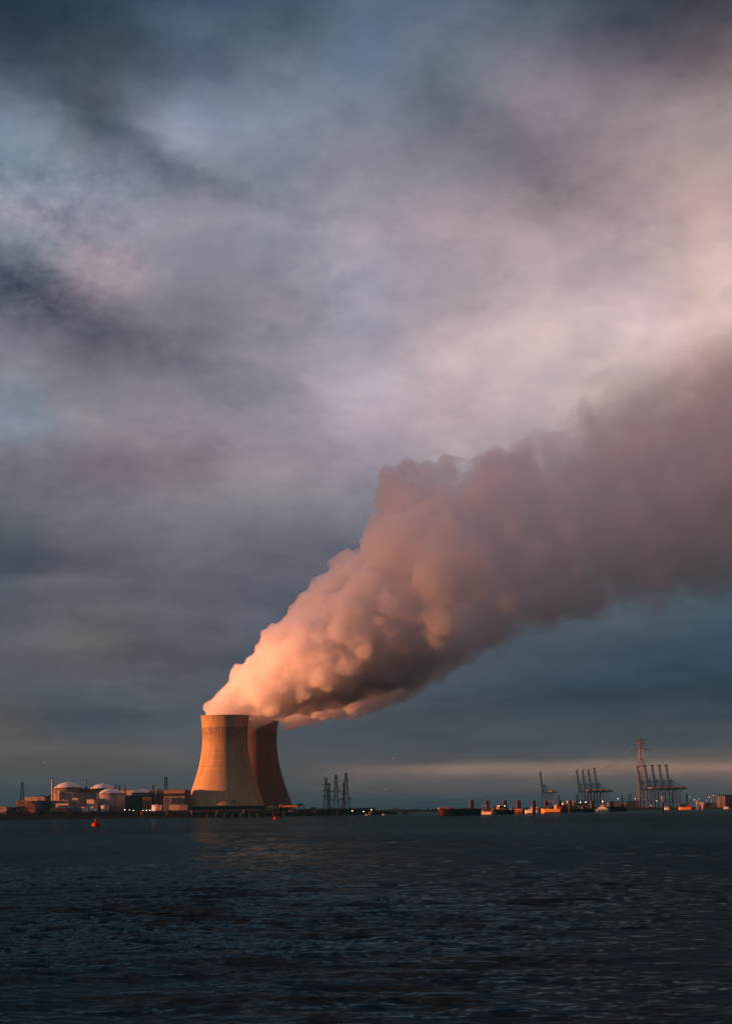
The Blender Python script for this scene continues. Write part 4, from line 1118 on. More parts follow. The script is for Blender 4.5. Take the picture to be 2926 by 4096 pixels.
# ================================================================== VESSELS
def hull(mb, L, B, H, bow=.16, stern=.06, sheer=.18, draft=1.2):
    """hull lofted along x, bow at -x"""
    rings = []
    for u, wb, zt in ((0, .06, 1 + sheer), (bow * .45, .55, 1 + sheer * .7), (bow, .92, 1 + sheer * .35), (.3, 1, 1), (.7, 1, 1), (1 - stern, .97, 1 + sheer * .1), (1, .82, 1 + sheer * .2)):
        x = -L / 2 + L * u; w = B / 2 * wb; rk = (1 - min(1, u / bow)) * L * .035 if u < bow else 0
        rings.append([(x + rk, -w * .75, -draft), (x, -w, H * .35), (x, -w, H * zt), (x, w, H * zt), (x, w, H * .35), (x + rk, w * .75, -draft)])
    mb.loft(rings)
    return mb
def wheelhouse(root, x, w, d, h, z, m, win='window_glass', roofm=None):
    wh = MB().box(-w / 2, w / 2, -d / 2, d / 2, 0, h).build('wheelhouse', m, root, (x, 0, z))
    MB().box(-w / 2 - .06, w / 2 + .06, -d / 2 - .06, d / 2 + .06, h * .52, h * .86).build('window_band', C_[win], wh)
    MB().box(-w / 2 - .4, w / 2 + .4, -d / 2 - .4, d / 2 + .4, h + .004, h + .3).build('roof', roofm or m, wh)
    return wh
def span(zf, xa, xb, D):
    pa = zf(xa, 0)[0]; pb = zf(xb, 0)[0]; return X(pa, D), X(pb, D)
def vessel(zf, xa, xb, ydeck, D, B, rz, hm, label, name='boat', cat='boat', group=None, rail=None, bow=.16, sheer=.18):
    x0, x1 = span(zf, xa, xb, D); w = x1 - x0
    L = (w - B * abs(sin(rz)) * .8) / cos(rz); p, q = zf((xa + xb) / 2, ydeck); H = Z(p, q, D)
    root = empty(name, ((x0 + x1) / 2, D, 0), rz, label, cat, group)
    hull(MB(), L, B, H, bow, sheer=sheer).build('hull', hm, root)
    if rail is not None:
        r = MB()
        for s in (-1, 1): r.box(-L * .34, L * .46, s * B / 2 * 1.0 - .12 * s - .12, s * B / 2 - .12 * s + .12, H + .004, H + .55)
        r.build('bulwark', rail, root)
    return root, L, H
def piles(zf, xs, ytop, D, label, wz=32):
    """mooring of big rusty tubes standing close together, tied by braces"""
    k = {id(z5): .2463, id(z6): .2771}[id(zf)]
    px = [zf(x, ytop) for x in xs]; cx = sum(X(p, D) for p, _ in px) / len(px); h = Z(px[0][0], px[0][1], D)
    root = empty('pile_cluster', (cx, D, 0), 0, label, 'mooring piles', 'rusty mooring pile clusters by the barges')
    r = M_(wz * k, D) / 2
    for i, (p, _) in enumerate(px):
        o = MB().lathe([(r, -6), (r, h - .4), (r * .9, h)], 16).build('pile', C_['pile_rust'], root, (X(p, D) - cx, 1.2 * (i % 2), 0))
    m = MB(); xw = abs(X(px[-1][0], D) - X(px[0][0], D)) / 2
    for q in (.3, .55, .8): m.bar((-xw, -.2, h * q), (xw, .9, h * q), .22)
    m.build('brace', C_['rust'], root)
    MB().bar((0, 0, h * .9), (0, 0, h + 1.2), .18, 6).build('marker_light', C_['white_paint'], root)
    return root, h, r
W_, Y_, K_ = C_['white_paint'], C_['yellow_paint'], C_['hull_black']
# first long barge
rt, L, H = vessel(z5, 380, 1120, 962, 2080, 11, R(28), C_['rust'], 'long rusty black barge with coloured boxes on deck, leftmost of the row', 'barge', 'barge', 'barges moored in the row', rail=K_)
MB().box(-L * .33, L * .47, -5.62, -5.4, .9, H - .8).build('hull_plating', K_, rt)
DK = [(-.42, -.36, 1.0, Y_), (-.33, -.27, 2.0, C_['red_paint']), (-.265, -.20, 2.2, Y_), (-.19, -.13, 2.0, C_['red_paint'])]
for i, (a, b, hh, mm) in enumerate(DK):
    x0, x1 = span(z5, (410, 470, 522, 585)[i], (470, 520, 575, 625)[i], 2070)
    cnt = empty('deck_box', ((x0 + x1) / 2, 2062 + i * 6, H + .02 + (.0 if i else .9)), R(20), ['low yellow box at the bow of the rusty black barge', 'red box left of the yellow one in mid bow of the barge', 'tall pale yellow container on the rusty black barge', 'red box at the right end of the coloured deck boxes'][i], 'box', 'boxes on the rusty black barge')
    w = x1 - x0; MB().box(-w / 2, w / 2, -1.4, 1.4, 0, hh).build('body', mm, cnt)
    mm2 = MB()
    for s in range(5): xx = -w / 2 + w * (s + .5) / 5; mm2.box(xx - .1, xx + .1, -1.5, -1.41, .1, hh - .1)
    mm2.build('rib', mm, cnt)
m = MB(); m.bar((-L * .40, 0, H), (-L * .40, 0, H + 4), .16); m.bar((-L * .40 - 1, 0, H + 2.5), (-L * .40 + 1, 0, H + 2.5), .1); m.build('bow_mast', W_, rt)
m = MB()
for q in (.02, .12, .25, .36): m.box(L * q, L * (q + .05), -3.5, 3.5, H, H + 1.0)
m.build('hatch', C_['rust'], rt)
piles(z5, (938, 978), 812, 2100, 'leftmost rusty pile cluster, beside the first barge', 34)
def landing(zf, xa, xb, yt, yb, D, label):
    x0, x1 = span(zf, xa, xb, D); w = x1 - x0; p, q = zf(xa, yt); h = Z(p, q, D); q2 = zf(xa, yb)[1]; h2 = max(1, Z(p, q2, D))
    root = empty('mooring_platform', ((x0 + x1) / 2, D, 0), R(-12), label, 'platform', 'small steel platforms at the pile clusters')
    MB().box(-w / 2, w / 2, -1.2, 1.2, h - .8, h).build('deck', Y_, root)
    MB().box(-w / 2 + 1, w / 2 - 1, -1.0, 1.0, h2, h2 + .6).build('lower_deck', C_['orange_paint'], root)
    m = MB()
    for s in (-.42, 0, .42): m.bar((w * s, 0, -4), (w * s, 0, h - .8), .28)
    m.bar((-w * .42, 0, .6), (0, 0, h - 1), .15); m.bar((w * .42, 0, .6), (0, 0, h - 1), .15)
    m.build('leg', C_['orange_paint'], root)
landing(z5, 872, 942, 970, 1035, 2085, 'lit orange platform at the leftmost pile cluster')
# small white launch
rt, L, H = vessel(z5, 1065, 1292, 1012, 2110, 4.2, R(-20), W_, 'low white launch moored before the dark barge, sunlit', rail=W_, sheer=.35)
MB().box(-L * .36, L * .48, -2.16, -2.02, -.2, .75).build('boot_stripe', K_, rt)
wheelhouse(rt, -L * .18, 2.2, 2.6, 2.4, H, Y_)
MB().bar((L * .1, 0, H), (L * .1, 0, H + 3.6), .14).build('mast', C_['orange_paint'], rt)
piles(z5, (1193, 1218, 1240), 815, 2160, 'second rusty pile cluster from the left, three tubes', 22)
# davit light mast near second cluster
m = empty('deck_crane', (X(z5(1165, 0)[0], 2150), 2150, 5), 0, 'small white deck crane with lamps left of the second pile cluster', 'crane')
kz = .2463 * 2150 / F
MB().bar((0, 0, 0), (-1.2, 0, 5.6), .2).build('post', C_['steel_dark'], m)
MB().path([(-1.2, 0, 5.6), (-3.2, 0, 7.2), (-4.2, 0, 6.6)], .16).build('jib', W_, m)
MB().path([(-1.2, 0, 5.6), (1.6, 0, 7.0), (2.6, 0, 6.2), (2.0, 0, 5.2)], .16).build('jib', W_, m)
# second dark barge with white bridge
rt, L, H = vessel(z5, 1240, 1640, 985, 2260, 11, R(24), K_, 'dark barge with a white bridge house, second of the row', 'barge', 'barge', 'barges moored in the row', rail=K_)
pb = z5(1428, 905); xx = (X(pb[0], 2260) - rt.location.x) / cos(R(24)); zz = Z(pb[0], pb[1], 2260)
wh = wheelhouse(rt, xx, M_(115 * .2463, 2260), 6, zz - H - 1.2, H + 1.2, Y_, roofm=C_['steel_dark']); 
MB().box(xx - 7, xx + 7, -4.5, 4.5, H, H + 1.19).build('deckhouse', C_['orange_paint'], rt)
for s in (-1, 1): MB().lathe([(.1, 0), (.3, .1), (.3, .45), (.1, .55)], 8).build('deck_light', C_['lamp_warm'], rt, (xx + s * 4.2, -3.3, zz - .6))
m = MB()
for i in range(6): m.box(xx - 14 + i * 1.4, xx - 13.1 + i * 1.4, -3, 3, H, H + 1.4 + (i % 3) * .7)
m.build('deck_gear', C_['rust'], rt)
piles(z5, (1474, 1512), 815, 2330, 'third rusty pile cluster, behind the white bridge house', 30)
rt, L, H = vessel(z5, 1538, 1640, 1000, 2290, 4, R(-15), C_['grey_paint'], 'grey bowed workboat at the right end of the second barge', rail=W_, sheer=.5)
wheelhouse(rt, 0, 3, 2.8, 3, H, W_)
m = MB(); m.bar((.5, 0, H + 3), (.5, 0, H + 6), .12); m.build('mast', W_, rt)
piles(z6, (68, 104), 725, 2400, 'fourth rusty pile cluster, standing on a lit platform', 28)
landing(z6, 26, 134, 852, 885, 2390, 'lit orange platform below the fourth pile cluster')
rt, L, H = vessel(z6, -20, 165, 893, 2420, 7, R(20), K_, 'flat low black pontoon around the fourth pile cluster', 'pontoon', 'pontoon', rail=None, bow=.05, sheer=.02)
MB().box(-L * .4, L * .4, -2.5, 2.5, H, H + .5).build('deck_planking', C_['timber_dark'], rt)
# white tug like boat
rt, L, H = vessel(z6, 168, 372, 878, 2500, 7, R(-18), W_, 'white passenger boat with high white bridge, sunlit orange', rail=W_, sheer=.4)
MB().box(-L * .36, L * .48, -3.56, -3.42, -.3, 1.2).build('boot_stripe', K_, rt)
MB().box(-L * .28, L * .36, -2.6, 2.6, H, H + 2.3).build('deckhouse', W_, rt)
for i in range(5): MB().box(-.45, .45, -.12, .05, -.4, .4).build('window', C_['window_glass'], rt, (-L * .2 + i * L * .11, -2.6, H + 1.4))
wheelhouse(rt, L * .04, 4.4, 3.6, 2.6, H + 2.3, W_); wheelhouse(rt, L * .38, 3.4, 3.4, 4.6, H + .0, Y_)
m = MB(); m.bar((L * .02, 0, H + 4.9), (L * .02, 0, H + 8.6), .13); m.bar((L * .02 - 1, 0, H + 7.4), (L * .02 + 1, 0, H + 7.4), .09); m.build('mast', W_, rt)
MB().box(-.9, .9, -.9, .9, 0, 2.2).build('funnel', C_['red_paint'], rt, (L * .2, 0, H + 2.3))
piles(z6, (290, 318), 727, 2480, 'fifth rusty pile cluster, in front of the white passenger boat', 26)
piles(z6, (465, 496), 730, 2620, 'sixth rusty pile cluster, above the yellow hull', 26)
# yellow hull
rt, L, H = vessel(z6, 403, 700, 858, 2600, 8, R(-10), C_['orange_paint'], 'long boat with a bright yellow sunlit hull, middle of the row', rail=Y_, sheer=.3)
MB().box(-L * .33, L * .47, -4.06, -3.9, -.3, 1.6).build('boot_stripe', K_, rt)
MB().box(-L * .30, L * .30, -4.10, -3.95, H * .55, H * .97).build('sheer_stripe', Y_, rt)
wheelhouse(rt, -L * .16, 5, 4, 3.2, H + .5, C_['beige_concrete']); MB().box(-L * .3, -L * .02, -3, 3, H, H + .5).build('deckhouse', C_['beige_concrete'], rt)
MB().bar((L * .04, 0, H), (L * .04, 0, H + 3.8), .15).build('mast', Y_, rt)
# floating crane with white jib
cr = empty('deck_crane', (X(z6(530, 0)[0], 2640), 2640, 3), 0, 'white folding deck crane rising behind the yellow hulled boat', 'crane')
hz = Z(z6(530, 0)[0], z6(0, 735)[1], 2640) - 3
MB().bar((0, 0, 0), (.3, 0, hz - 1.5), .5, 8).build('post', C_['steel_dark'], cr)
m = MB(); m.path([(.3, 0, hz - 1.5), (-4.2, 0, hz), (4.6, 0, hz - .5), (5.2, 0, hz - 3)], .34); m.bar((-3, 0, hz - .3), (2, 0, hz - 2.4), .2); m.build('jib', W_, cr)
# red buoyant box
c = empty('deck_box', (X(z6(677, 0)[0], 2640), 2640, H + .7), R(-10), 'bright red box standing on the stern of the yellow hulled boat', 'box')
wb = M_(34 * .2771, 2640) / 2; hb = M_(28 * .2771, 2640)
MB().box(-wb, wb, -1.5, 1.5, 0, hb).build('body', C_['red_paint'], c); MB().box(-wb * 1.06, wb * 1.06, -1.6, 1.6, hb + .004, hb + .2).build('lid', C_['red_paint'], c)
piles(z6, (657, 688), 728, 2760, 'seventh rusty pile cluster, right of the yellow hull', 26)
# long dark barge with tanks
rt, L, H = vessel(z6, 560, 1185, 856, 2860, 12, R(22), K_, 'longest black barge with white tanks and yellow cabin, right of the yellow hull', 'barge', 'barge', 'barges moored in the row', rail=K_)
def onb(zx): return (X(z6(zx, 0)[0], 2860) - rt.location.x) / cos(R(22))
def hb_(y): return Z(z6(900, 0)[0], z6(0, y)[1], 2860)
for x0, x1, lb in ((600, 690, 'orange'), (700, 752, 'red')):
    a, b = onb(x0), onb(x1); MB().box(a, b, -4, 3, H, hb_(790)).build('deckhouse', C_['orange_paint' if lb == 'orange' else 'crane_red'], rt)
m = MB(); m.box(onb(710), onb(745), -3, 2, hb_(790) + .01, hb_(762)); m.build('cabin', W_, rt)
# white tanks
for (x0, x1) in ((768, 802), (858, 888), (889, 918)):
    a, b = onb(x0), onb(x1); r = (b - a) / 2 * .96; q = MB().lathe([(r * .5, H), (r, H + .8), (r, hb_(742)), (r * .6, hb_(732))], 20).build('tank', W_, rt, ((a + b) / 2, -1, 0))
    MB().lathe([(r + .04, hb_(775)), (r + .04, hb_(768))], 20).build('hoop', C_['rust'], q)
m = MB(); a, b = onb(860), onb(1102); m.box(a, b, -4.4, 4, hb_(812), hb_(794)); m.build('lower_deck', Y_, rt)
m = MB(); a, b = onb(890), onb(1080); m.box(a, b, -3.6, 3, hb_(794) + .01, hb_(775)); m.build('superstructure', C_['dark_cladding'], rt)
m = MB(); a, b = onb(880), onb(1085); m.box(a, b, -4.2, 3.6, hb_(774), hb_(764)); m.build('upper_deck', Y_, rt)
MB().box(onb(1000), onb(1040), -3, 2, H, hb_(812) - .01).build('support', C_['rust'], rt)
for zx in (966, 1046): MB().lathe([(.15, 0), (.45, .2), (.45, .8), (.2, 1.0)], 10).build('deck_light', C_['lamp_warm'], rt, (onb(zx), -3, hb_(764) + .2))
piles(z6, (816, 848), 728, 2830, 'eighth rusty pile cluster, between the white tanks', 27)
piles(z6, (1132, 1160), 735, 3000, 'ninth rusty pile cluster, left of the white tug', 24)
piles(z6, (1420, 1447), 735, 3240, 'rightmost rusty pile cluster of the row', 22)
# white tug with green hull
rt, L, H = vessel(z6, 1186, 1395, 856, 2960, 8, R(-16), C_['hull_green'], 'white tug with dark green hull right of the longest barge', name='tug', cat='tug', rail=W_, sheer=.35)
MB().box(-L * .30, L * .30, -3, 3, H, H + 3.2).build('deckhouse', W_, rt)
for i in range(5): MB().box(-.5, .5, -.12, .05, -.45, .45).build('window', C_['window_glass'], rt, (-L * .22 + i * L * .1, -3, H + 1.9))
wheelhouse(rt, 0, 7, 4.4, 3, H + 3.2, W_)
hm = Z(z6(1262, 0)[0], z6(0, 705)[1], 2960)
m = MB(); m.bar((.5, 0, H + 6.2), (.5, 0, hm), .22); m.bar((-1.6, 0, hm - 3), (2.6, 0, hm - 3), .16); m.bar((-1, 0, hm - 5), (2, 0, hm - 5), .2); m.build('mast', C_['steel_white'], rt)
MB().lathe([(1., 0), (1., 3)], 12).build('funnel', C_['crane_red'], rt, (L * .2, 0, H + 3.2))
MB().lathe([(.15, 0), (.4, .2), (.4, .8), (.2, .9)], 10).build('deck_light', C_['lamp_warm'], rt, (.5, -.8, hm - 5))
# last dark barge
rt, L, H = vessel(z6, 1330, 1648, 824, 3220, 12, R(20), K_, 'last black barge of the row, empty, before the five cranes', 'barge', 'barge', 'barges moored in the row', rail=K_)
MB().box(L * .30, L * .40, -4, 4, H, H + 4).build('deckhouse', C_['dark_cladding'], rt)
m = MB()
for q in (-.3, -.18, -.06, .06, .18): m.box(L * q, L * (q + .08), -4, 4, H, H + .9)
m.build('hatch', C_['rust'], rt)
# boats with spray near the end of the bank (left of centre)
D_ = 2960.
rt, L, H = vessel(z4, 1045, 1215, 652, D_, 7, R(10), K_, 'dark barge with a reddish load at the end of the bank', 'barge', 'barge', rail=K_)
rl = random.Random(8); m = MB()
for i in range(60): 
    a = rl.uniform(-.42, .1) * L; b = rl.uniform(-2.4, 2.4); hh = max(.3, 4.2 * (1 - abs(a / L + .2) * 3)) * rl.uniform(.3, 1); m.lathe([(1.1, H - .3 + hh * .3), (.8, H + hh * .8), (.2, H + hh)], 6, a, b)
m.build('scrap_load', C_['rust'], rt)
for (xa, xb, lb) in ((1000, 1050, 'small motor boat throwing white spray left of the reddish load'), (1212, 1282, 'small motor boat throwing white spray right of the reddish load')):
    x0, x1 = span(z4, xa, xb, 2930); w = x1 - x0
    bt = empty('motor_boat', ((x0 + x1) / 2, 2930, 0), 0, lb, 'boat', 'motor boats with spray')
    hull(MB(), w * .55, 2.4, 1.1).build('hull', W_, bt); wheelhouse(bt, 0, 1.8, 1.6, 1.5, 1.0, C_['grey_paint'])
    rr = random.Random(xa); m = MB()
    for i in range(46):
        a = rr.uniform(-.5, .5) * w; hh = 2.6 * max(.1, 1 - abs(a / w) * 1.9) * rr.uniform(.3, 1.)
        m.lathe([(.5, -.2), (.45, hh * .5), (.1, hh)], 5, a, rr.uniform(.9, 2.2))
    m.build('spray', C_['foam'], bt)
for (x, y, lb) in ((838, 628, 'warm lamp on the bank right of the pylon cluster'), (985, 638, 'small lamp left of the motor boats'), (1086, 613, 'lamp above the reddish load of scrap')):
    p, q = z4(x, y); lamp(p, q, 2985, 2.0, lb, 'lamp_warm', .55)
# port side small craft
rt, L, H = vessel(z7, 893, 1075, 1128, 4300, 8, R(-10), C_['orange_paint'], 'low orange barge with a red cabin before the port quay', 'barge', 'barge', rail=Y_)
MB().box(L * .12, L * .42, -3, 3, H, H + 5.5).build('deckhouse', C_['red_paint'], rt)
MB().box(L * .24, L * .36, -2.4, 2.4, H + 5.51, H + 10).build('cabin', C_['crane_red'], rt)
MB().box(-L * .4, -L * .06, -2, 2, H, H + 1).build('hatch', C_['orange_paint'], rt)
rt, L, H = vessel(z7, 698, 770, 1128, 4350, 5, R(-12), W_, 'small white boat before the legs of the port cranes', rail=W_); wheelhouse(rt, 0, 4, 3, 3, H, W_)
rt, L, H = vessel(z7, 1512, 1580, 1122, 4420, 5, R(-12), W_, 'small white boat at the right edge below the ribbed silo', rail=W_); wheelhouse(rt, 0, 4, 3, 3.4, H, C_['steel_white'])
D_ = 4200.
tx0, tx1 = span(z7, 1134, 1172, D_)
tw = empty('pilot_tower', ((tx0 + tx1) / 2, D_, 0), 0, 'bright orange legged tower with a lit cabin at the quay', 'tower')
ht = Z(z7(1150, 0)[0], z7(0, 1032)[1], D_); w = (tx1 - tx0) / 2; m = MB()
for s in (-1, 1):
    for y in (-1, 1): m.bar((s * w * .62, y * w * .6, -4), (s * w * .8, y * w * .6, ht * .62), .8)
for q in (.15, .35, .55): m.bar((-w * .7, -w * .6, ht * q), (w * .7, -w * .6, ht * q), .5)
m.build('leg', C_['orange_paint'], tw); MB().box(-w, w, -w, w, ht * .62, ht * .68).build('platform', Y_, tw)
MB().box(-w * .7, w * .8, -w * .7, w * .7, ht * .68 + .01, ht).build('cabin', Y_, tw)
a0, a1 = span(z7, 1184, 1242, D_ + 60)
tc_ = empty('gantry_frame', ((a0 + a1) / 2, D_ + 60, 0), R(-14), 'small white T shaped loading frame right of the orange legged tower', 'gantry'); w = (a1 - a0)
hT = Z(z7(1210, 0)[0], z7(0, 1060)[1], D_ + 60); MB().box(-w / 2, w / 2, -1.5, 1.5, hT - 3.4, hT).build('top_beam', C_['orange_paint'], tc_)
MB().box(-.4 * 2, 1.4 * 1.4, -1, 1, -3, hT - 3.41).build('post', W_, tc_)
MB().box(-w * .42, -w * .1, -1.8, 1.8, hT + .004, hT + 1.6).build('cabin', W_, tc_)

# ================================================================== PORT
def crane(label, tall=0., tip='crane_roof', name='container_crane', group=None):
    """ship-to-shore crane with raised boom; local x from the water side to land"""
    root = empty(name, (0, 0, 5), 0, label, 'container crane', group)
    b = C_['crane_blue']; G, W, hg = 24., 18., 50.
    for x in (0, G):
        for y in (0, W):
            MB().bar((x, y, 1.5), (x, y, hg), 1.25, 4, 1.0).build('leg', b if x == 0 else C_['steel_dark'], root)
    m = MB()
    for x in (0, G): m.bar((x, -3, 1.4), (x, W + 3, 1.4), 1.2)
    for x in (0, G):
        for y in (0, W): m.box(x - 1.2, x + 1.2, y - 3.5, y + 3.5, -1.2, .5)
    m.build('bogie', C_['steel_dark'], root)
    m = MB()
    for y in (0, W):
        m.bar((0, y, 17), (G, y, 17), .85); m.bar((0, y, hg - 2), (G, y, 17), .55); m.bar((0, y, 17), (G, y, hg - 2), .5)
        m.bar((0, y, hg), (G, y, hg), .9)
    for x in (0, G): m.bar((x, 0, hg), (x, W, hg), .9); m.bar((x, 0, 17), (x, W, 17), .7)
    m.build('portal_frame', b, root)
    gy = (W / 2 - 3.6, W / 2 + 3.6)
    m = MB()
    for y in gy: m.box(-2, G + 25, y - .8, y + .8, hg + 1, hg + 4)
    for k in range(6): m.box(2 + k * 8.5, 3.2 + k * 8.5, gy[0], gy[1], hg + 1.4, hg + 2.6)
    m.build('main_girder', b, root)
    m = MB(); tx, tz = -10.5 - tall * .15, 117. + tall
    for y in gy: m.bar((-2, y, hg + 3), (tx, y, tz), 1.15)
    for k in range(1, 9):
        u = k / 8.; x = -2 + (tx + 2) * u; z = hg + 3 + (tz - hg - 3) * u; m.bar((x, gy[0], z), (x, gy[1], z), .55)
        if k < 8: x2 = -2 + (tx + 2) * (u + .125); z2_ = hg + 3 + (tz - hg - 3) * (u + .125); m.bar((x, gy[0 if k % 2 else 1], z), (x2, gy[1 if k % 2 else 0], z2_), .3)
    bo = m.build('boom', b, root)
    MB().box(tx - 1.6, tx + 2.4, gy[0] - 1.4, gy[1] + 1.4, tz - 1.5, tz + 1.6).build('boom_tip', C_[tip], bo)
    m = MB(); ax, azz = 3.5, hg + 26
    for y in (gy[0] - 1, gy[1] + 1):
        m.bar((0, y, hg + 1), (ax, y, azz), .95); m.bar((ax, y, azz), (G * .7, y, hg + 3), .6); m.bar((ax - 1.5, y, hg + 14), (G * .42, y, hg + 3), .4)
    m.bar((ax, gy[0] - 1, azz), (ax, gy[1] + 1, azz), .9); m.bar((ax - 1.8, gy[0], hg + 13), (ax - 1.8, gy[1], hg + 13), .6)
    m.build('apex_frame', b, root)
    for y in gy:
        s = MB(); s.bar((ax, y, azz), (G + 20, y, hg + 4), .34); s.bar((ax, y, azz - .6), (G + 8, y, hg + 4), .3); s.bar((ax, y, azz), (-5, y, hg + 36), .3)
        s.build('stay', b, root)
    MB().box(G - 1, G + 11, gy[0] - .6, gy[1] + .6, hg + 4.01, hg + 8.2).build('machinery_house', C_['crane_roof'], root)
    MB().box(G + 18, G + 25.5, gy[0] - 1, gy[1] + 1, hg + .2, hg + .99 + 4.2).build('counterweight', b, root)
    c = MB(); c.box(G + 9, G + 13, W / 2 - 2, W / 2 + 2, hg - 4.5, hg - 1.2); c.bar((G + 9.5, W / 2, hg - 1.2), (G + 9.5, W / 2, hg + 1), .3); c.bar((G + 12.5, W / 2, hg - 1.2), (G + 12.5, W / 2, hg + 1), .3); c.build('operator_cab', b, root)
    m = MB()
    for k in range(5): m.box(G - 1.4, G + 2.4, -1.6, .2, 5 + k * 9, 5.4 + k * 9)
    for k in range(5): m.bar((G - 1, -.8, 5.2 + k * 9), (G + 2, -.8, 14 + k * 9 if k < 4 else 46), .25)
    m.build('stair', C_['stair_red'], root)
    return root
proto = crane('lone container crane with raised boom, leftmost of the port cranes')
TH = R(-40)
def put_crane(o, px, D, s):
    o.location = (X(px, D), D, 4.5); o.rotation_euler = (0, 0, TH); o.scale = (s, s, s)
def relabel(o, label, group): o['label'] = label; o['group'] = group
# scale so that the boom tip falls at the measured height
def crane_scale(px, ytop, D, top=118.): return (Z(px, ytop, D) - 4.5) / top
put_crane(proto, z6(424, 0)[0], 5400, crane_scale(*z6(395, 312), 5400))
cr = [proto]
g4 = 'four container cranes with raised booms'
names = ['first', 'second', 'third']
for i, zx in enumerate((955, 1040, 1125)):
    c = copy_tree(proto); D = 5450 + i * 22
    put_crane(c, z6(zx, 0)[0], D, crane_scale(*z6(zx - 28, 288 - i * 3), D)); relabel(c, '%s from the left in the group of four port cranes' % names[i], g4)
c = crane('rightmost of the four port cranes, slightly taller, with a dark boom tip', 6, 'crane_blue', group=g4)
put_crane(c, z6(1215, 0)[0], 5520, crane_scale(*z6(1193, 258), 5520, 124.))
g5 = 'five container cranes beside the tall pylon'
labs = ['leftmost of the five blue port cranes, in front of the tall pylon', 'second from the left of the five blue port cranes, right beside the tall pylon', 'middle one of the five blue port cranes', 'fourth from the left of the five blue port cranes', 'rightmost of the five blue port cranes, its back girder free against the sky']
p5c = crane(labs[0], 0, 'crane_blue', group=g5)
tops = [(350, 563), (449, 548), (547, 544), (647, 548), (741, 544)]
for i, (zx, zy) in enumerate(tops):
    o = p5c if i == 0 else copy_tree(p5c); D = 4850 + i * 26
    put_crane(o, z7(zx + 30, 0)[0], D, crane_scale(*z7(zx, zy), D)); o['label'] = labs[i]
# crane cut by the right edge: only the lowered boom reaches into the picture
e = crane('blue container crane cut by the right edge, boom lowered', 0, 'crane_blue'); put_crane(e, 3060, 5200, .62)
e.rotation_euler = (0, 0, R(-20)); e.location.x = X(2990, 5200)
for ch in e.children:
    if ch.name.startswith('boom'): ch.rotation_euler = (0, R(-76), 0); ch.location = (-53, 0, 48.5)

# quay wall and port buildings
def port_block(zf, xa, xb, yt, D, depth, m, label, name='warehouse', cat='warehouse', rz=0.):
    root, w, h = place(zf, xa, xb, yt, D, rz, base=4.8, name=name, label=label, cat=cat)
    MB().box(-w / 2, w / 2, 0, depth, -1, h).build('wall', m, root)
    MB().prism([(-w / 2 - .5, h + .01), (w / 2 + .5, h + .01), (w / 2 - 1, h + 1.6), (-w / 2 + 1, h + 1.6)], -.4, depth).build('roof', C_['steel_dark'], root)
    for i in range(3): MB().box(-w * .04, w * .04, -.3, .05, 0, h * .55).build('door', C_['dark_cladding'], root, (w * (-.3 + .3 * i), 0, 0))
    return root
port_block(z7, -60, 110, 1060, 5250, 30, C_['brown_cladding'], 'low reddish port shed left of the five cranes')
port_block(z7, 175, 300, 1048, 5150, 30, C_['dark_cladding'], 'dark port shed directly left of the five cranes')
port_block(z7, 300, 372, 1040, 5180, 30, C_['dark_cladding'], 'dark tall port shed at the left foot of the five cranes')
port_block(z7, 925, 1050, 1080, 5000, 30, C_['dark_cladding'], 'flat dark port shed right of the five cranes')
port_block(z7, 1240, 1420, 1072, 4900, 30, C_['brown_cladding'], 'long brown port shed left of the dark silo')
port_block(z6, 1380, 1560, 770, 5500, 30, C_['brown_cladding'], 'reddish port shed behind the last barge')
port_block(z6, 1560, 1640, 790, 5600, 30, C_['dark_cladding'], 'small dark port shed behind the end of the last barge')
# stacked containers on the quay at the cranes' feet: rows of one colour each
cc = [C_['crane_red'], C_['rust'], C_['grey_paint'], C_['crane_blue'], C_['white_paint'], C_['orange_paint']]
rr = random.Random(3)
for i in range(16):
    zx = 395 + i * 31; D = 4770 + i * 4; n = rr.choice((1, 2)); px = z7(zx, 0)[0]
    for k in range(n):
        m = MB(); m.box(-6, 6, -1.2, 1.2, 0, 2.55)
        for s in range(9): m.box(-5.6 + s * 1.35, -5.2 + s * 1.35, -1.3, -1.205, .15, 2.4)
        o = m.build('shipping_container', cc[(i * 5 + k * 2) % 6], None, (X(px, D), D, 5.05 + k * 2.56))
        tag(o, 'steel shipping container on the quay below the five cranes', 'container', 'containers on the quay')
# quay wall
x0, x1 = span(z7, 175, 1700, 4690)
q = empty('quay_wall', ((x0 + x1) / 2, 4690, 0), 0, 'long dark quay wall below the port cranes', 'quay')
MB().box(-(x1 - x0) / 2, (x1 - x0) / 2, 0, 14, -4, 5.6).build('wall', C_['dark_cladding'], q)
m = MB()
for i in range(60): xx = -(x1 - x0) / 2 + (x1 - x0) * (i + .5) / 60; m.box(xx - .8, xx + .8, -.8, -.01, -2, 4.6)
m.build('fender', C_['timber_dark'], q)
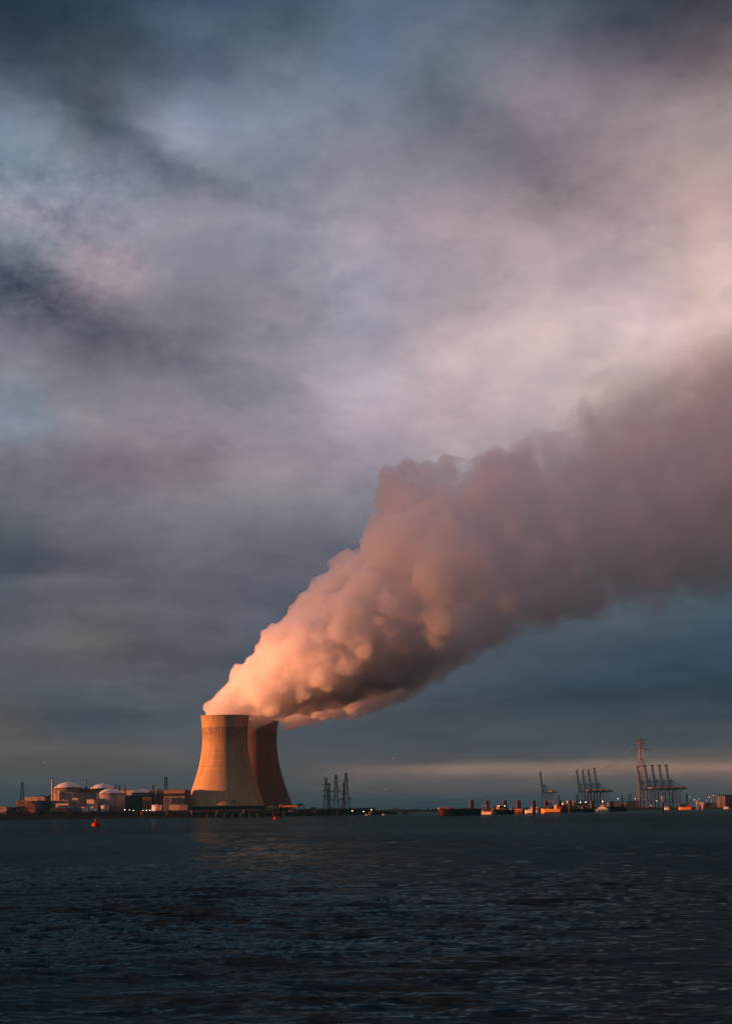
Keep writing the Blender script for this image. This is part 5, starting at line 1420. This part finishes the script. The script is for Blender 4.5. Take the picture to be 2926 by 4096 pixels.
# silo and ribbed building at right
def silo(zf, xa, xb, yt, D, m, label):
    root, w, h = place(zf, xa, xb, yt, D, 0, base=5, name='silo', label=label, cat='silo'); r = w / 2
    MB().lathe([(r * 1.15, -1), (r * 1.0, h * .6), (r * .82, h)], 24).build('shell', m, root); MB().lathe([(r * .85, h + .004), (r * .6, h + 2), (.3, h + 3)], 24).build('roof', C_['steel_dark'], root)
silo(z7, 1434, 1484, 965, 4600, C_['brown_cladding'], 'dark round silo left of the ribbed silo block')
root, w, h = place(z7, 1514, 1720, 962, 4500, R(10), base=5, name='silo_block', label='silo block with tall bright sunlit ribs at the right edge', cat='silo')
MB().box(-w / 2, w / 2, 0, 25, -1, h).build('wall', C_['dark_cladding'], root)
for i in range(12):
    MB().lathe([(.7, 2.5), (.7, h - .8), (.3, h)], 12).build('rib', C_['orange_paint'], root, (-w / 2 + w * (i + .5) / 12, -1.4, 0))
MB().box(-w / 2 - .5, w / 2 + .5, -3.2, 25.2, h + .004, h + 1.6).build('roof', C_['steel_dark'], root)
# wind turbines
def turbine(px, yhub, D, L, rot, label):
    h = Z(px, yhub, D) - 5
    root = empty('wind_turbine', (X(px, D), D, 5), 0, label, 'wind turbine', 'wind turbines behind the port')
    MB().lathe([(2.6, -1), (1.5, h)], 12).build('tower', C_['grey_paint'], root)
    MB().box(-1.6, 1.6, -3, 6, h + .004, h + 3.2).build('nacelle', C_['grey_paint'], root)
    MB().lathe([(.1, 0), (1.4, .8), (1.5, 2.4)], 10).build('hub', C_['grey_paint'], root, (0, -5.2, h + 1.6)).rotation_euler = (-pi / 2, 0, 0)
    for k in range(3):
        a = rot + k * 2 * pi / 3
        m = MB(); d = Vector((sin(a), 0, cos(a))); e_ = Vector((cos(a), 0, -sin(a))); c0 = Vector((0, -4.4, h + 1.6))
        rings = []
        for u, wd in ((.02, .9), (.2, 1.9), (.6, 1.2), (1, .3)):
            c = c0 + d * (L * u); rings.append([tuple(c + e_ * wd), tuple(c + Vector((0, .5, 0))), tuple(c - e_ * wd), tuple(c - Vector((0, .5, 0)))])
        m.loft(rings).build('blade', C_['grey_paint'], root)
turbine(z7(1352, 0)[0], z7(0, 975)[1], 7200, 44, 2.7, 'faint grey wind turbine behind the port, left of two')
turbine(z7(1425, 0)[0], z7(0, 985)[1], 7600, 44, 2.5, 'faint grey wind turbine behind the port, right of two')
# port floodlights
LP = [(z6(1512, 702), 5200, .95, 'brightest floodlight, between the four and the five cranes'), (z7(300, 1008), 5100, .6, 'floodlight on the left of the five cranes'), (z7(425, 1018), 5100, .6, 'floodlight between the legs of the second crane of five'),
      (z7(586, 1035), 5000, .55, 'left of two close lamps at the feet of the middle cranes'), (z7(598, 1035), 5000, .55, 'right of two close lamps at the feet of the middle cranes'), (z7(755, 990), 5000, .5, 'small lamp between the legs of the fifth crane'),
      (z7(1043, 980), 5600, .6, 'small lamp just right of the distant pylon beside the cranes'), (z7(1105, 1022), 5300, .7, 'floodlight left of the orange legged tower'), (z7(1160, 1010), 5600, .4, 'faint lamp above the orange legged tower'),
      (z7(1310, 983), 5400, .75, 'warm floodlight left of the wind turbine'), (z7(1368, 962), 5400, .75, 'highest floodlight, right at the wind turbine'), (z7(1270, 1028), 5300, .5, 'low dim floodlight right of the T shaped frame'),
      (z7(512, 1103), 4800, .45, 'small lamp on the quay edge under the cranes')]
for (p, q), D, r, lb in LP: lamp(p, q, D, 4.8, lb, 'lamp_warm' if r > .55 else 'lamp_white', r * .9, 'port floodlights lit in the dusk')
HAZE = 1.1e-5
# ================================================================== HAZE
hz_ = MB(); hz_.box(-3500, 3500, -300, 8500, -6, 960)
def haze_mat():
    m = bpy.data.materials.new('haze'); m.use_nodes = True; nt = m.node_tree; nt.nodes.clear()
    v = nt.nodes.new('ShaderNodeVolumePrincipled'); v.inputs['Color'].default_value = (.12, .6, 1, 1); v.inputs['Density'].default_value = HAZE
    o = nt.nodes.new('ShaderNodeOutputMaterial'); nt.links.new(v.outputs[0], o.inputs['Volume']); return m
tag(hz_.build('haze', haze_mat()), 'thin blue evening haze over the river', 'haze', kind='stuff')
